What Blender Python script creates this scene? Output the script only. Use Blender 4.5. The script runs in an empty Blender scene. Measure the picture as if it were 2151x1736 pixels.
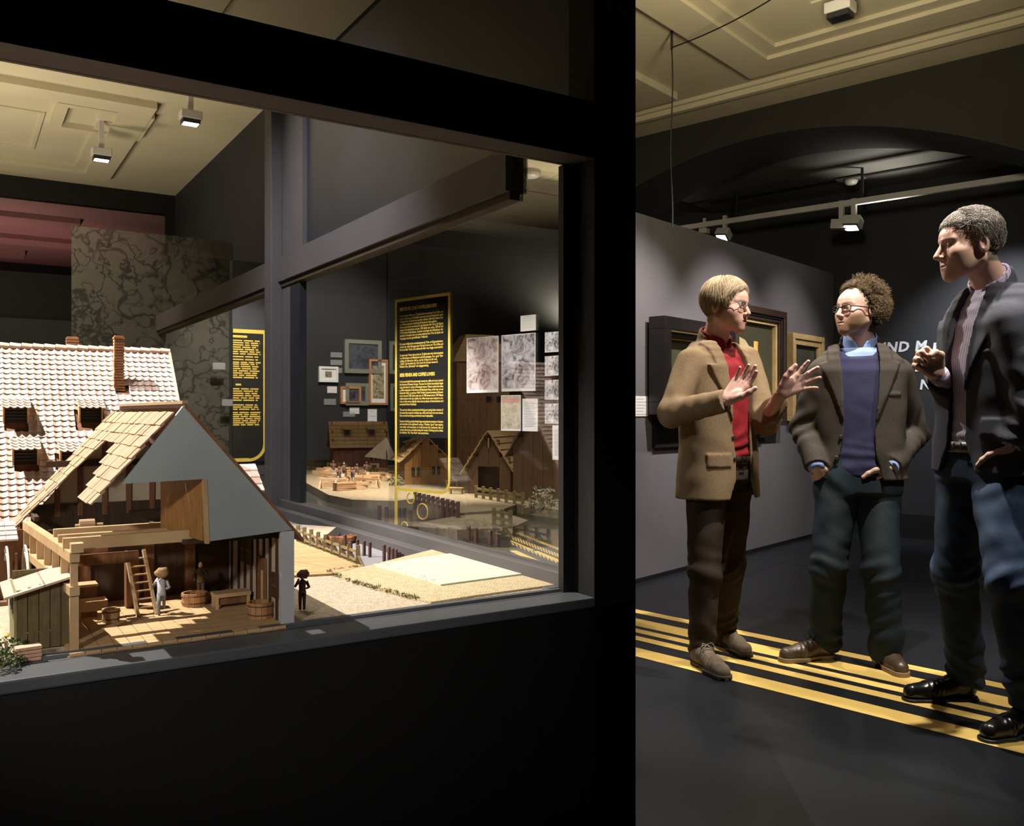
import bpy, bmesh, math, random
import numpy as np
from mathutils import Vector, Matrix
random.seed(7); np.random.seed(7)
SC = bpy.context.scene
COL = SC.collection
R = math.radians
# ------------------------------------------------------------------ camera, world, exposure
CAMH, FPX, CX, CY = 1.17, 1850.0, 1075.5, 868.0
cam = bpy.data.objects.new('camera', bpy.data.cameras.new('camera'))
cam.data.sensor_width = 36.0; cam.data.sensor_fit = 'HORIZONTAL'
cam.data.lens = FPX / 2151.0 * 36.0
cam.data.clip_start = 0.02; cam.data.clip_end = 100
cam.location = (0, 0, CAMH); cam.rotation_euler = (R(90), 0, 0)
COL.objects.link(cam); SC.camera = cam
wd = bpy.data.worlds.new('world'); SC.world = wd; wd.use_nodes = True
wd.node_tree.nodes['Background'].inputs[0].default_value = (1.0, 0.93, 0.82, 1)
wd.node_tree.nodes['Background'].inputs[1].default_value = 0.006
SC.view_settings.view_transform = 'Standard'; SC.view_settings.look = 'None'
SC.view_settings.gamma = 1.0; SC.view_settings.exposure = 0.0
SC.view_settings.use_curve_mapping = False
SC.cycles.use_denoising = True
SC.cycles.max_bounces = 6; SC.cycles.diffuse_bounces = 3; SC.cycles.glossy_bounces = 3; SC.cycles.transparent_max_bounces = 20
SC.cycles.use_adaptive_sampling = True; SC.cycles.adaptive_threshold = 0.05
SC.cycles.sample_clamp_indirect = 4.0

# frames of reference measured from the photograph (x right, y away, z up)
def frame(ox, oy, ang):
    c, s = math.cos(ang), math.sin(ang)
    def w(x, y, z=0.0): return Vector((ox + c*x - s*y, oy + s*x + c*y, z))
    def inv(p): 
        dx, dy = p[0]-ox, p[1]-oy
        return (c*dx + s*dy, -s*dx + c*dy)
    return w, inv
CA = R(32.42); CW, CI = frame(0.147, 2.1, CA)           # display case
HA = R(-41.17); HW, HI = frame(1.0895, 7.62, HA)        # hall with the arch
def P(px, py, Y): return Vector(((px-CX)/FPX*Y, Y, CAMH-(py-CY)/FPX*Y))
def F(px, py, z=0.0):
    Y = (CAMH-z)*FPX/(py-CY); return P(px, py, Y)
def ray_plane(px, py, w, inv, axis, c):
    """point of a sight line on the vertical plane (local axis = c); returns local (other, z)"""
    o = inv((0, 0)); d1 = inv(P(px, py, 1.0)); d = (d1[0]-o[0], d1[1]-o[1])
    t = (c - o[axis]) / d[axis]
    return (o[1-axis] + d[1-axis]*t, CAMH-(py-CY)/FPX*t)
def cy_(px, py, c): return ray_plane(px, py, CW, CI, 1, c)      # case plane y = c  -> (x, z)
def cx_(px, py, c): return ray_plane(px, py, CW, CI, 0, c)      # case plane x = c  -> (y, z)
def hy_(px, py, c): return ray_plane(px, py, HW, HI, 1, c)
def hx_(px, py, c): return ray_plane(px, py, HW, HI, 0, c)

# ------------------------------------------------------------------ lamps and added fills
def spot(name, loc, target, watts, color=(1, .93, .82), angle=60, blend=.6, size=.04):
    l = bpy.data.lights.new(name, 'SPOT'); l.energy = watts; l.color = color
    l.spot_size = R(angle); l.spot_blend = blend; l.shadow_soft_size = size
    o = bpy.data.objects.new(name, l); COL.objects.link(o); o.location = loc
    o.rotation_euler = (Vector(target)-Vector(loc)).to_track_quat('-Z', 'Y').to_euler()
    return o
def point(name, loc, watts, color=(1, .93, .82), size=.08):
    l = bpy.data.lights.new(name, 'POINT'); l.energy = watts; l.color = color; l.shadow_soft_size = size
    o = bpy.data.objects.new(name, l); COL.objects.link(o); o.location = loc; return o
WARM = (1, .86, .66); NEUT = (1, .93, .84); COOL = (.86, .90, 1)
# over the mill model, with a front fill
spot('spot_mill', CW(-2.1, 1.3, 3.35), CW(-.8, .6, .8), 1000, NEUT, 42, .5, .015)
spot('spot_yard', CW(-.75, 0.95, 3.3), CW(-.35, .75, .75), 130, NEUT, 36, .7, .03)
spot('fill_front', (-.9, -1.2, 2.05), (-.55, 1.7, .95), 190, NEUT, 26, .8, .1)  # added unseen fill behind the camera for the mill front
# for the town reflection, then prints, boards, case frame and map
spot('fill_town', CW(.75, 2.1, 3.2), CW(1.35, 2.9, .8), 1400, WARM, 60, .7, .05)  # added spot to brighten the town reflection built as models
spot('fill_harbour', CW(.45, 1.6, 3.0), CW(.7, 1.9, .8), 170, WARM, 50, .8, .05)  # added spot for the water of the same built reflection
spot('fill_prints', CW(-.3, .55, 1.72), (.03, 3.12, 1.22), 42, NEUT, 48, .8, .05)  # added unseen spot inside the case to brighten the prints
spot('fill_text', CW(-.35, .95, 1.62), (-.34, 3.50, 1.22), 95, NEUT, 46, .9, .03)  # added unseen spot inside the case to brighten the text panel
spot('spot_pictures', CW(1.0, 3.6, 3.3), CW(1.5, 5.6, 1.4), 330, NEUT, 50, .8, .05)
spot('spot_title_board', CW(.2, 3.2, 3.2), CW(.5, 5.0, 1.3), 420, NEUT, 30, .8, .05)
spot('spot_case_frame', CW(-1.3, 1.0, 3.2), CW(0, 1.7, 1.5), 300, (.95, .93, 1), 62, .9, .06)
spot('fill_map', CW(-1.2, 3.2, 3.3), CW(-.9, 5.0, 1.8), 200, WARM, 70, .9, .08)  # added spot that brightens the film of the map reflection
# hall
spot('spot_visitors', (1.52, 3.25, 3.3), (1.52, 3.9, 1.0), 440, NEUT, 62, .5, .03)
spot('spot_visitors_side', (.35, 5.2, 3.3), (1.7, 3.6, .6), 280, NEUT, 60, .6, .04)
spot('spot_tall_visitor', (2.45, 2.35, 3.3), (1.8, 3.3, 1.3), 170, NEUT, 45, .7, .04)
spot('spot_stripes', (1.9, 4.9, 3.3), (1.5, 3.5, 0), 150, WARM, 65, .7, .04)
# ------------------------------------------------------------------ materials
def _n(nt, t, **kw):
    n = nt.nodes.new(t)
    for k, v in kw.items(): setattr(n, k, v)
    return n
MATS = {}
def mat(name, c1, c2=None, rough=.6, scale=8.0, stretch=(1, 1, 1), detail=4, bump=0.0, bscale=None, metal=0.0,
        spec=.5, wave=None, attr=False, contrast=(.35, .65), coat=0.0):
    """procedural surface: two colours mixed by stretched noise (or wave bands), optional bump"""
    if name in MATS: return MATS[name]
    m = bpy.data.materials.new(name); m.use_nodes = True; MATS[name] = m
    nt = m.node_tree; b = nt.nodes['Principled BSDF']; L = nt.links.new
    b.inputs['Roughness'].default_value = rough; b.inputs['Metallic'].default_value = metal
    b.inputs['Specular IOR Level'].default_value = spec
    if coat: b.inputs['Coat Weight'].default_value = coat
    c2 = c2 or tuple(v*.85 for v in c1)
    tc = _n(nt, 'ShaderNodeTexCoord'); mp = _n(nt, 'ShaderNodeMapping')
    mp.inputs['Scale'].default_value = stretch; L(tc.outputs['Object'], mp.inputs['Vector'])
    if wave:
        tx = _n(nt, 'ShaderNodeTexWave', bands_direction=wave); tx.inputs['Scale'].default_value = scale
        tx.inputs['Distortion'].default_value = 2.0 if stretch != (1, 1, 1) else 0.0
        tx.inputs['Detail'].default_value = detail
    else:
        tx = _n(nt, 'ShaderNodeTexNoise'); tx.inputs['Scale'].default_value = scale; tx.inputs['Detail'].default_value = detail
    L(mp.outputs[0], tx.inputs['Vector'])
    mr = _n(nt, 'ShaderNodeMapRange'); mr.inputs[1].default_value = contrast[0]; mr.inputs[2].default_value = contrast[1]
    L(tx.outputs['Fac' if 'Fac' in tx.outputs else 0], mr.inputs[0])
    mx = _n(nt, 'ShaderNodeMix', data_type='RGBA')
    mx.inputs[6].default_value = (*c1, 1); mx.inputs[7].default_value = (*c2, 1); L(mr.outputs[0], mx.inputs[0])
    out = mx.outputs[2]
    if attr:
        at = _n(nt, 'ShaderNodeAttribute', attribute_name='col'); mm = _n(nt, 'ShaderNodeMix', data_type='RGBA', blend_type='MULTIPLY')
        mm.inputs[0].default_value = 1.0; L(at.outputs['Color'], mm.inputs[6]); L(out, mm.inputs[7]); out = mm.outputs[2]
    L(out, b.inputs['Base Color'])
    if bump:
        n2 = _n(nt, 'ShaderNodeTexNoise'); n2.inputs['Scale'].default_value = bscale or scale*3; n2.inputs['Detail'].default_value = 3
        L(mp.outputs[0], n2.inputs['Vector'])
        bp = _n(nt, 'ShaderNodeBump'); bp.inputs['Strength'].default_value = bump; bp.inputs['Distance'].default_value = .01
        L(n2.outputs[0], bp.inputs['Height']); L(bp.outputs[0], b.inputs['Normal'])
    return m
def glassmat(name, tint=(1, 1, 1), refl=.02, rough=0.0):
    if name in MATS: return MATS[name]
    m = bpy.data.materials.new(name); m.use_nodes = True; MATS[name] = m
    nt = m.node_tree; nt.nodes.remove(nt.nodes['Principled BSDF']); o = nt.nodes['Material Output']
    t = _n(nt, 'ShaderNodeBsdfTransparent'); t.inputs[0].default_value = (*tint, 1)
    g = _n(nt, 'ShaderNodeBsdfGlossy'); g.inputs['Roughness'].default_value = rough
    lw = _n(nt, 'ShaderNodeLayerWeight'); lw.inputs[0].default_value = .25
    mr = _n(nt, 'ShaderNodeMapRange'); mr.inputs[3].default_value = refl; mr.inputs[4].default_value = .22
    nt.links.new(lw.outputs['Fresnel'], mr.inputs[0])
    x = _n(nt, 'ShaderNodeMixShader'); nt.links.new(mr.outputs[0], x.inputs[0])
    nt.links.new(t.outputs[0], x.inputs[1]); nt.links.new(g.outputs[0], x.inputs[2]); nt.links.new(x.outputs[0], o.inputs[0])
    return m
def filmmat(name, color, alpha, kind='flat', scale=12):
    """printed or woven film: partly see-through"""
    if name in MATS: return MATS[name]
    m = bpy.data.materials.new(name); m.use_nodes = True; MATS[name] = m
    nt = m.node_tree; L = nt.links.new; b = nt.nodes['Principled BSDF']; o = nt.nodes['Material Output']
    b.inputs['Base Color'].default_value = (*color, 1); b.inputs['Roughness'].default_value = .8
    t = _n(nt, 'ShaderNodeBsdfTransparent'); x = _n(nt, 'ShaderNodeMixShader'); x.inputs[0].default_value = alpha
    L(t.outputs[0], x.inputs[1]); L(b.outputs[0], x.inputs[2]); L(x.outputs[0], o.inputs[0])
    tc = _n(nt, 'ShaderNodeTexCoord')
    if kind == 'mesh':
        w = _n(nt, 'ShaderNodeTexWave', bands_direction='Z'); w.inputs['Scale'].default_value = scale
        L(tc.outputs['Object'], w.inputs['Vector'])
        r = _n(nt, 'ShaderNodeMapRange'); r.inputs[3].default_value = alpha-.12; r.inputs[4].default_value = alpha+.1
        L(w.outputs['Fac'], r.inputs[0]); L(r.outputs[0], x.inputs[0])
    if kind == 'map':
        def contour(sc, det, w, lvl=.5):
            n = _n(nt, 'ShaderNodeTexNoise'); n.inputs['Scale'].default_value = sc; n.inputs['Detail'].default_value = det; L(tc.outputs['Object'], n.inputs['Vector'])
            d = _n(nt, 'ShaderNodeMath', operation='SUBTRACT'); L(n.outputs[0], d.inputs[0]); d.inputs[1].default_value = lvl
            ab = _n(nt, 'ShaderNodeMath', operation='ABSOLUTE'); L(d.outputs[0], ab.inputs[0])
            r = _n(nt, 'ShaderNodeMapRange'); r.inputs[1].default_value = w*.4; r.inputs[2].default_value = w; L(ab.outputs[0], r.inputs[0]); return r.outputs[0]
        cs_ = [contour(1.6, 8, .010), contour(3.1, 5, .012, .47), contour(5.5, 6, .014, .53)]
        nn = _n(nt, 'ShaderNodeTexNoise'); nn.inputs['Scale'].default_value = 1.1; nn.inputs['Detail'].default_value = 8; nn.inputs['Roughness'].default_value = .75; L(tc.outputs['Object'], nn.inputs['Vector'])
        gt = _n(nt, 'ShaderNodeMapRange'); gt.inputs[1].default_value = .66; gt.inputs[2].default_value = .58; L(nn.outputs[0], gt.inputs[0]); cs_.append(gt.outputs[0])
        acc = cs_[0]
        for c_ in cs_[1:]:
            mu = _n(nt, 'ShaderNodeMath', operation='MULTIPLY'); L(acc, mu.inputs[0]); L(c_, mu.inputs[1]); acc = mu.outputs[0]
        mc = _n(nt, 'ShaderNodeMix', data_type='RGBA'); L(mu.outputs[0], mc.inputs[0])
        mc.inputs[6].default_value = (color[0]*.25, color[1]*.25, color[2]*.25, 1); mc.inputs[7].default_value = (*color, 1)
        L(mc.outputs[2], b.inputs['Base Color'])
    return m
def emit(name, color, s):
    if name in MATS: return MATS[name]
    m = bpy.data.materials.new(name); m.use_nodes = True; MATS[name] = m
    b = m.node_tree.nodes['Principled BSDF']; b.inputs['Base Color'].default_value = (0, 0, 0, 1)
    b.inputs['Emission Color'].default_value = (*color, 1); b.inputs['Emission Strength'].default_value = s
    return m
def printmat(name, kind='print', c=(.75, .73, .75), ink=(.05, .05, .06), scale=14):
    """a picture print: fields and hatching; kinds: print, text, dark"""
    if name in MATS: return MATS[name]
    m = bpy.data.materials.new(name); m.use_nodes = True; MATS[name] = m
    nt = m.node_tree; L = nt.links.new; b = nt.nodes['Principled BSDF']; b.inputs['Roughness'].default_value = .7
    tc = _n(nt, 'ShaderNodeTexCoord')
    n = _n(nt, 'ShaderNodeTexNoise'); n.inputs['Scale'].default_value = scale; n.inputs['Detail'].default_value = 6; n.inputs['Roughness'].default_value = .65
    n.inputs['Distortion'].default_value = 1.2
    L(tc.outputs['Object'], n.inputs['Vector'])
    r = _n(nt, 'ShaderNodeValToRGB'); e = r.color_ramp.elements
    e[0].position = .36; e[0].color = (*ink, 1); e[1].position = .62; e[1].color = (*c, 1)
    x = r.color_ramp.elements.new(.5); x.color = tuple((a+2*q)/3 for a, q in zip(ink, c)) + (1,)
    L(n.outputs['Fac'], r.inputs[0]); L(r.outputs[0], b.inputs['Base Color'])
    return m
BLACK = mat('black paint', (.003, .003, .003), (.002, .002, .002), .6, 6, bump=.03)
CHAR = mat('charcoal wall paint', (.019, .0195, .0215), (.016, .0165, .018), .75, 3, bump=.04, bscale=120)
GREYW = mat('grey partition paint', (.135, .128, .135), (.125, .118, .125), .7, 3, bump=.04, bscale=150)
DARKB = mat('dark blue grey paint', (.020, .023, .029), (.016, .018, .023), .38, 3, bump=.03, bscale=150)
FRAMEG = mat('grey frame paint', (.085, .078, .078), (.075, .069, .069), .6, 4, bump=.03, bscale=90)
SILLG = mat('slate sill paint', (.085, .092, .10), (.07, .075, .083), .45, 4, bump=.03, bscale=90)
BEIGE = mat('beige ceiling plaster', (.54, .48, .32), (.50, .44, .29), .85, 2, bump=.05, bscale=60)
FLOORM = mat('dark vinyl floor', (.012, .0135, .0165), (.0095, .011, .0135), .34, 2.5, bump=.02, bscale=200, spec=.28)
YEL = mat('yellow stripe paint', (.80, .56, .16), (.74, .50, .13), .5, 5)
YELP = mat('yellow print', (.85, .62, .10), (.80, .57, .08), .5, 5)
WHITEM = mat('white card', (.80, .79, .77), (.76, .75, .73), .7, 12)
WHITEMET = mat('white lamp enamel', (.55, .53, .48), (.5, .48, .43), .4, 5)
GLASS = glassmat('display glass')
GLASS2 = glassmat('partition glass', (.93, .95, .94), .03)
OAK = mat('pale planed wood', (.56, .38, .20), (.42, .26, .12), .6, 9, (1, 9, 1), 5, .1)
OAKX = mat('pale planed wood lengthwise', (.56, .38, .20), (.42, .26, .12), .6, 9, (1, 12, 12), 5, .1)
BROWNW = mat('brown stained wood', (.23, .10, .04), (.13, .055, .02), .6, 9, (8, 8, 1), 5, .1)
DARKW = mat('dark stained wood', (.060, .030, .014), (.035, .018, .009), .6, 9, (8, 8, 1), 5, .1)
# ------------------------------------------------------------------ object helpers
def link(o, parent=None):
    COL.objects.link(o)
    if parent is not None: o.parent = parent
    return o
def tag(o, label=None, cat=None, group=None, kind=None):
    if label: o['label'] = label
    if cat: o['category'] = cat
    if group: o['group'] = group
    if kind: o['kind'] = kind
    return o
def thing(name, label, cat, loc=(0, 0, 0), rotz=0.0, group=None):
    o = bpy.data.objects.new(name, None); o.empty_display_size = .05
    link(o); o.location = loc; o.rotation_euler = (0, 0, rotz)
    return tag(o, label, cat, group)
class MB:
    def __init__(s): s.v = []; s.f = []; s.m = []; s.cm = 0
    def add(s, vs, fs):
        b = len(s.v); s.v += [tuple(v) for v in vs]; s.f += [tuple(b+i for i in f) for f in fs]; s.m += [s.cm]*len(fs); return s
    def box(s, x0, x1, y0, y1, z0, z1):
        return s.add([(x0, y0, z0), (x1, y0, z0), (x1, y1, z0), (x0, y1, z0), (x0, y0, z1), (x1, y0, z1), (x1, y1, z1), (x0, y1, z1)],
                     [(0, 3, 2, 1), (4, 5, 6, 7), (0, 1, 5, 4), (1, 2, 6, 5), (2, 3, 7, 6), (3, 0, 4, 7)])
    def bar(s, a, b, w, h, up=(0, 0, 1)):
        a, b = Vector(a), Vector(b); d = (b-a).normalized(); u = Vector(up)
        if abs(d.dot(u)) > .99: u = Vector((0, 1, 0))
        x = d.cross(u).normalized()*w/2; y = x.cross(d).normalized()*h/2
        vs = [a-x-y, a+x-y, a+x+y, a-x+y, b-x-y, b+x-y, b+x+y, b-x+y]
        return s.add(vs, [(0, 1, 2, 3), (7, 6, 5, 4), (0, 4, 5, 1), (1, 5, 6, 2), (2, 6, 7, 3), (3, 7, 4, 0)])
    def prism(s, poly, d):
        n = len(poly); d = Vector(d); p0 = [Vector(p) for p in poly]; p1 = [p+d for p in p0]
        return s.add(p0+p1, [tuple(range(n-1, -1, -1)), tuple(range(n, 2*n))] + [(i, (i+1) % n, n+(i+1) % n, n+i) for i in range(n)])
    def tube(s, pts, r, n=8, closed=False, caps=True):
        pts = [Vector(p) for p in pts]; k = len(pts); rr = r if isinstance(r, (list, tuple)) else [r]*k
        rings = []; prev = None
        for i, p in enumerate(pts):
            t = (pts[(i+1) % k]-pts[i-1]) if closed else (pts[min(i+1, k-1)]-pts[max(i-1, 0)])
            t = t.normalized() if t.length else Vector((0, 0, 1))
            if prev is None: prev = t.orthogonal().normalized()
            x = (prev-t*prev.dot(t)); x = x.normalized() if x.length > 1e-6 else t.orthogonal().normalized()
            prev = x; y = t.cross(x)
            rings.append([p+(x*math.cos(2*math.pi*j/n)+y*math.sin(2*math.pi*j/n))*rr[i] for j in range(n)])
        fs = []
        for i in range(k if closed else k-1):
            a, b = i*n, ((i+1) % k)*n
            for j in range(n): fs.append((a+j, a+(j+1) % n, b+(j+1) % n, b+j))
        if caps and not closed: fs += [tuple(range(n-1, -1, -1)), tuple((k-1)*n+j for j in range(n))]
        return s.add([v for r_ in rings for v in r_], fs)
    def lathe(s, prof, c=(0, 0, 0), n=20):
        k = len(prof); vs = []
        for r, z in prof:
            for j in range(n): vs.append((c[0]+r*math.cos(2*math.pi*j/n), c[1]+r*math.sin(2*math.pi*j/n), c[2]+z))
        fs = [(i*n+j, i*n+(j+1) % n, (i+1)*n+(j+1) % n, (i+1)*n+j) for i in range(k-1) for j in range(n)]
        fs += [tuple(range(n-1, -1, -1)), tuple((k-1)*n+j for j in range(n))]
        return s.add(vs, fs)
    def map(s, fn): s.v = [tuple(fn(Vector(v))) for v in s.v]; return s
    def build(s, name, m, parent=None, smooth=False, loc=None, rotz=None, bevel=0, mats=None):
        me = bpy.data.meshes.new(name); me.from_pydata(s.v, [], s.f); me.update()
        for mm in (mats or [m]): me.materials.append(mm)
        if mats: me.polygons.foreach_set('material_index', s.m)
        if smooth: me.polygons.foreach_set('use_smooth', [True]*len(me.polygons))
        o = bpy.data.objects.new(name, me); link(o, parent)
        if loc is not None: o.location = loc
        if rotz is not None: o.rotation_euler = (0, 0, rotz)
        if bevel:
            b = o.modifiers.new('bevel', 'BEVEL'); b.width = bevel; b.segments = 2; b.limit_method = 'ANGLE'
        return o
def inst(mesh, name, parent=None, loc=(0, 0, 0), rot=(0, 0, 0), scale=(1, 1, 1)):
    o = bpy.data.objects.new(name, mesh); link(o, parent); o.location = loc; o.rotation_euler = rot; o.scale = scale; return o
def text(name, body, size, m, parent=None, matrix=None, align='LEFT', space=1.0, ext=.0005, shear=0.0, linesp=1.0, bold=0.0):
    c = bpy.data.curves.new(name, 'FONT'); c.body = body; c.size = size; c.extrude = ext; c.resolution_u = 2
    c.align_x = align; c.space_character = space; c.shear = shear; c.space_line = linesp; c.offset = bold
    tmp = bpy.data.objects.new('tmp', c); me = bpy.data.meshes.new_from_object(tmp)
    bpy.data.objects.remove(tmp); bpy.data.curves.remove(c); me.materials.clear(); me.materials.append(m); me.name = name
    o = bpy.data.objects.new(name, me); link(o, parent)
    if matrix is not None: o.matrix_local = matrix
    return o
def struct(o, label=None):
    o['kind'] = 'structure'
    if label: o['label'] = label
    return o
def cw_box(name, m, x0, x1, y0, y1, z0, z1, parent=None, bevel=0):
    """box in case coordinates, baked to world space"""
    b = MB().box(x0, x1, y0, y1, z0, z1)
    if parent is None: return b.build(name, m, None, loc=CW(0, 0, 0), rotz=CA, bevel=bevel)
    return b.build(name, m, parent, bevel=bevel)
def hw_box(name, m, x0, x1, y0, y1, z0, z1, parent=None, bevel=0):
    b = MB().box(x0, x1, y0, y1, z0, z1)
    if parent is None: return b.build(name, m, None, loc=HW(0, 0, 0), rotz=HA, bevel=bevel)
    return b.build(name, m, parent, bevel=bevel)
# ------------------------------------------------------------------ the setting
CEIL = 3.6
fl = MB().box(-9, 9, -1.5, 17, -.05, 0).build('floor', FLOORM); struct(fl, 'dark grey vinyl floor')
# floor seams
for i, (a, b) in enumerate([((1560, 1174), (2151, 1243)), ((1760, 1205), (2151, 1246)), ((1470, 1250), (1820, 1110))]):
    p, q = F(*a), F(*b)
    MB().bar((p.x, p.y, .0003), (q.x, q.y, .0003), .006, .0012).build('trim_seam', BLACK, fl)
sd = Vector((-.6923, .7216, 0)); sn = Vector((.7216, .6923, 0))
for i, (y0, y1) in enumerate([(1281, 1288.6), (1300.2, 1315.8), (1321.5, 1329.7), (1336.7, 1345.6), (1361.5, 1380)]):
    a = F(1337, y0); b = F(1337, y1)
    da, db = a.dot(sn), b.dot(sn)
    t0 = a.dot(sd)
    v = [sn*da+sd*(t0+1.2), sn*da+sd*(t0-4.5), sn*db+sd*(t0-4.5), sn*db+sd*(t0+1.2)]
    v = [(p.x, p.y, .0008) for p in v]
    o = MB().prism(v[::-1], (0, 0, .0006)).build('floor_stripe', YEL)
    tag(o, ['thin yellow floor stripe, farthest from the camera', 'broad yellow floor stripe under the heels of the man in blue sweater',
            'thin yellow floor stripe, third from the far side', 'narrow yellow floor stripe next to the broadest near one',
            'broadest yellow floor stripe, nearest to the camera'][i], 'floor stripe', 'yellow stripes painted across the hall floor')
# ceiling of hall and case room
cl = MB().box(-9, 9, -1.5, 12.5, CEIL, CEIL+.1).build('ceiling', BEIGE); struct(cl, 'beige plaster ceiling with sunk panels')
def coffer(cx, cy, w, d, ang, parent):
    """moulded panel: stepped frames below the ceiling"""
    f = frame(cx, cy, ang)[0]
    for k, (g, t, dz) in enumerate([(0, .24, .055), (.24, .10, .028), (.72, .03, .012)]):
        m = MB()
        x0, x1, y0, y1 = -w/2+g, w/2-g, -d/2+g, d/2-g
        if x1-x0 < .2 or y1-y0 < .2: continue
        for bx in ((x0, x1, y0, y0+t), (x0, x1, y1-t, y1), (x0, x0+t, y0+t, y1-t), (x1-t, x1, y0+t, y1-t)):
            m.box(*bx, CEIL-dz, CEIL+.01)
        m.map(lambda v: f(v.x, v.y, v.z)); o = m.build('trim_moulding', BEIGE, parent)
# in the case room, lined up with the case
for (x, y) in ((-1.35, 6.9), (-1.35, 3.2), (-4.3, 6.9)):
    p = CW(x, y); coffer(p.x, p.y, 2.9, 2.6, CA, cl)
# in the hall
for (x, y, w_, d_) in ((2.95, -2.1, 3.2, 2.95), (.12, -1.25, 1.25, 1.3)):
    p = HW(x, y); coffer(p.x, p.y, w_, d_, HA, cl)
# cornice along arch wall
m = MB(); 
for (d, w_, z) in ((.0, .36, .045), (.36, .05, .07), (.41, .03, .03)):
    m.box(-.5, 4.6, -d-w_, -d, CEIL-z, CEIL+.01)
struct(m.build('trim_1', BEIGE, None, loc=HW(0, 0), rotz=HA), 'stepped plaster cornice above the arch')
# arch wall
def arch(x): return 3.33-.146*(x-1.15)**2
AX0, AX1, AT = -.42, 3.35, .72
xs = [AX0+(AX1-AX0)*i/40 for i in range(41)]
mb = MB()
poly = [(-.52, 0), (AX0, 0)]+[(x, arch(x)) for x in xs]+[(AX1, 0), (4.6, 0), (4.6, CEIL), (-.52, CEIL)]
n = len(poly)
# strips keep the concave face well formed
def slab(xa, xb, za0, zb0, z1):
    mb.prism([(xa, 0, za0), (xb, 0, zb0), (xb, 0, z1), (xa, 0, z1)], (0, AT, 0))
slab(-.52, AX0, 0, 0, CEIL); slab(AX1, 4.6, 0, 0, CEIL)
for i in range(40): slab(xs[i], xs[i+1], arch(xs[i]), arch(xs[i+1]), CEIL)
WALLOL = mat('dark olive wall paint', (.020, .018, .012), (.016, .0145, .010), .8, 3, bump=.03, bscale=120)
struct(mb.build('wall_arch', WALLOL, None, loc=HW(0, 0), rotz=HA), 'dark wall with a wide flat arch')
# bay behind the arch
DCE = mat('dark grey ceiling paint', (.10, .098, .085), (.09, .088, .076), .8, 3, bump=.03, bscale=120)
o = hw_box('ceiling_bay', DCE, -.42, 4.6, AT, 2.3, 3.34, 3.42); struct(o, 'dark grey ceiling of the bay behind the arch')
struct(hw_box('wall_back', CHAR, -1.2, 5.2, 2.24, 2.4, 0, CEIL), 'dark back wall with white lettering')
struct(hw_box('baseboard_back', BLACK, -1.2, 5.2, 2.2, 2.24, 0, .22), 'black plinth at the foot of the back wall')
struct(hw_box('wall_partition', GREYW, .754, .854, -1.86, 2.2, .012, 2.55), 'grey exhibition partition with paintings')
struct(hw_box('baseboard_partition', BLACK, .756, .862, -1.87, 2.2, 0, .03), 'black foot strip of the grey partition')
struct(hw_box('wall_side', CHAR, 5.2, 5.3, -7, 2.4, 0, CEIL), 'dark side wall of the hall')
# seam on bay ceiling
p0 = hy_(1600, 402, 1.15); 
struct(hw_box('trim_2', BLACK, -.2, 4.5, 1.66, 1.70, 3.325, 3.342), 'dark joint on the bay ceiling')
# case room
struct(cw_box('wall_right', CHAR, .85, .95, 1.7, 8.64, 2.32, CEIL), 'dark bulkhead under the ceiling')
struct(cw_box('wall_right_lower', CHAR, .9, 1.0, 6.3, 8.64, 0, 2.32), 'dark wall below the bulkhead')
x1, zt = cy_(350, 424, 8.64); x0, zb = cy_(0, 582, 8.64)
zt = 3.38
mb = MB(); mb.box(-9, .95, 8.64, 8.74, zt, CEIL); mb.box(x1, .95, 8.64, 8.74, 0, zt); mb.box(-9, x1, 8.64, 8.74, 0, 2.62)
struct(mb.build('wall_far', BLACK, None, loc=CW(0, 0), rotz=CA), 'black far wall with a wide opening for the rosy reflection')
PINK = mat('rosy reflection tint', (.40, .22, .20), (.34, .2, .18), .85, .6, bump=.03)
mb = MB(); mb.box(-5, 2.4, 8.74, 14, 3.42, 3.5)  # pink reflection in the far glass, built as a ceiling behind an opening
o = mb.build('ceiling_reflection', PINK, None, loc=CW(0, 0), rotz=CA); struct(o, 'rosy reflected ceiling, built behind the far wall')
for (xx, yy, ww, dd) in ((-2.2, 9.6, 2.2, .5), (-1.3, 11.0, 1.8, .45), (-2.6, 12.2, 2.2, .5)):
    MB().box(xx, xx+ww, yy, yy+dd, 3.36, 3.43).build('trim_beam', PINK, o)
struct(cw_box('wall_beyond', CHAR, -9, 3, 13.4, 13.5, 0, 3.5), 'dark wall closing the space behind the rosy reflection')
spot('fill_rosy', CW(-1.8, 10.2, .8), CW(-1.4, 10.8, 3.4), 170, (1, .62, .55), 100, .8, .1)  # added pink spot, brightens the built ceiling reflection
GB = mat('blue grey paint', (.060, .066, .075), (.052, .058, .066), .8, 3)
x0b, z1b = cy_(0, 668, 8.55); x1b, _ = cy_(352, 690, 8.55)
struct(cw_box('wall_low', GB, x0b-1, x1b, 8.5, 8.6, 0, z1b), 'grey low screen wall behind the tiled roof')
spot('spot_screen', CW(-2.6, 6.9, 3.2), CW(-3.6, 8.5, 1.8), 90, COOL, 60, .8, .1)
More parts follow.
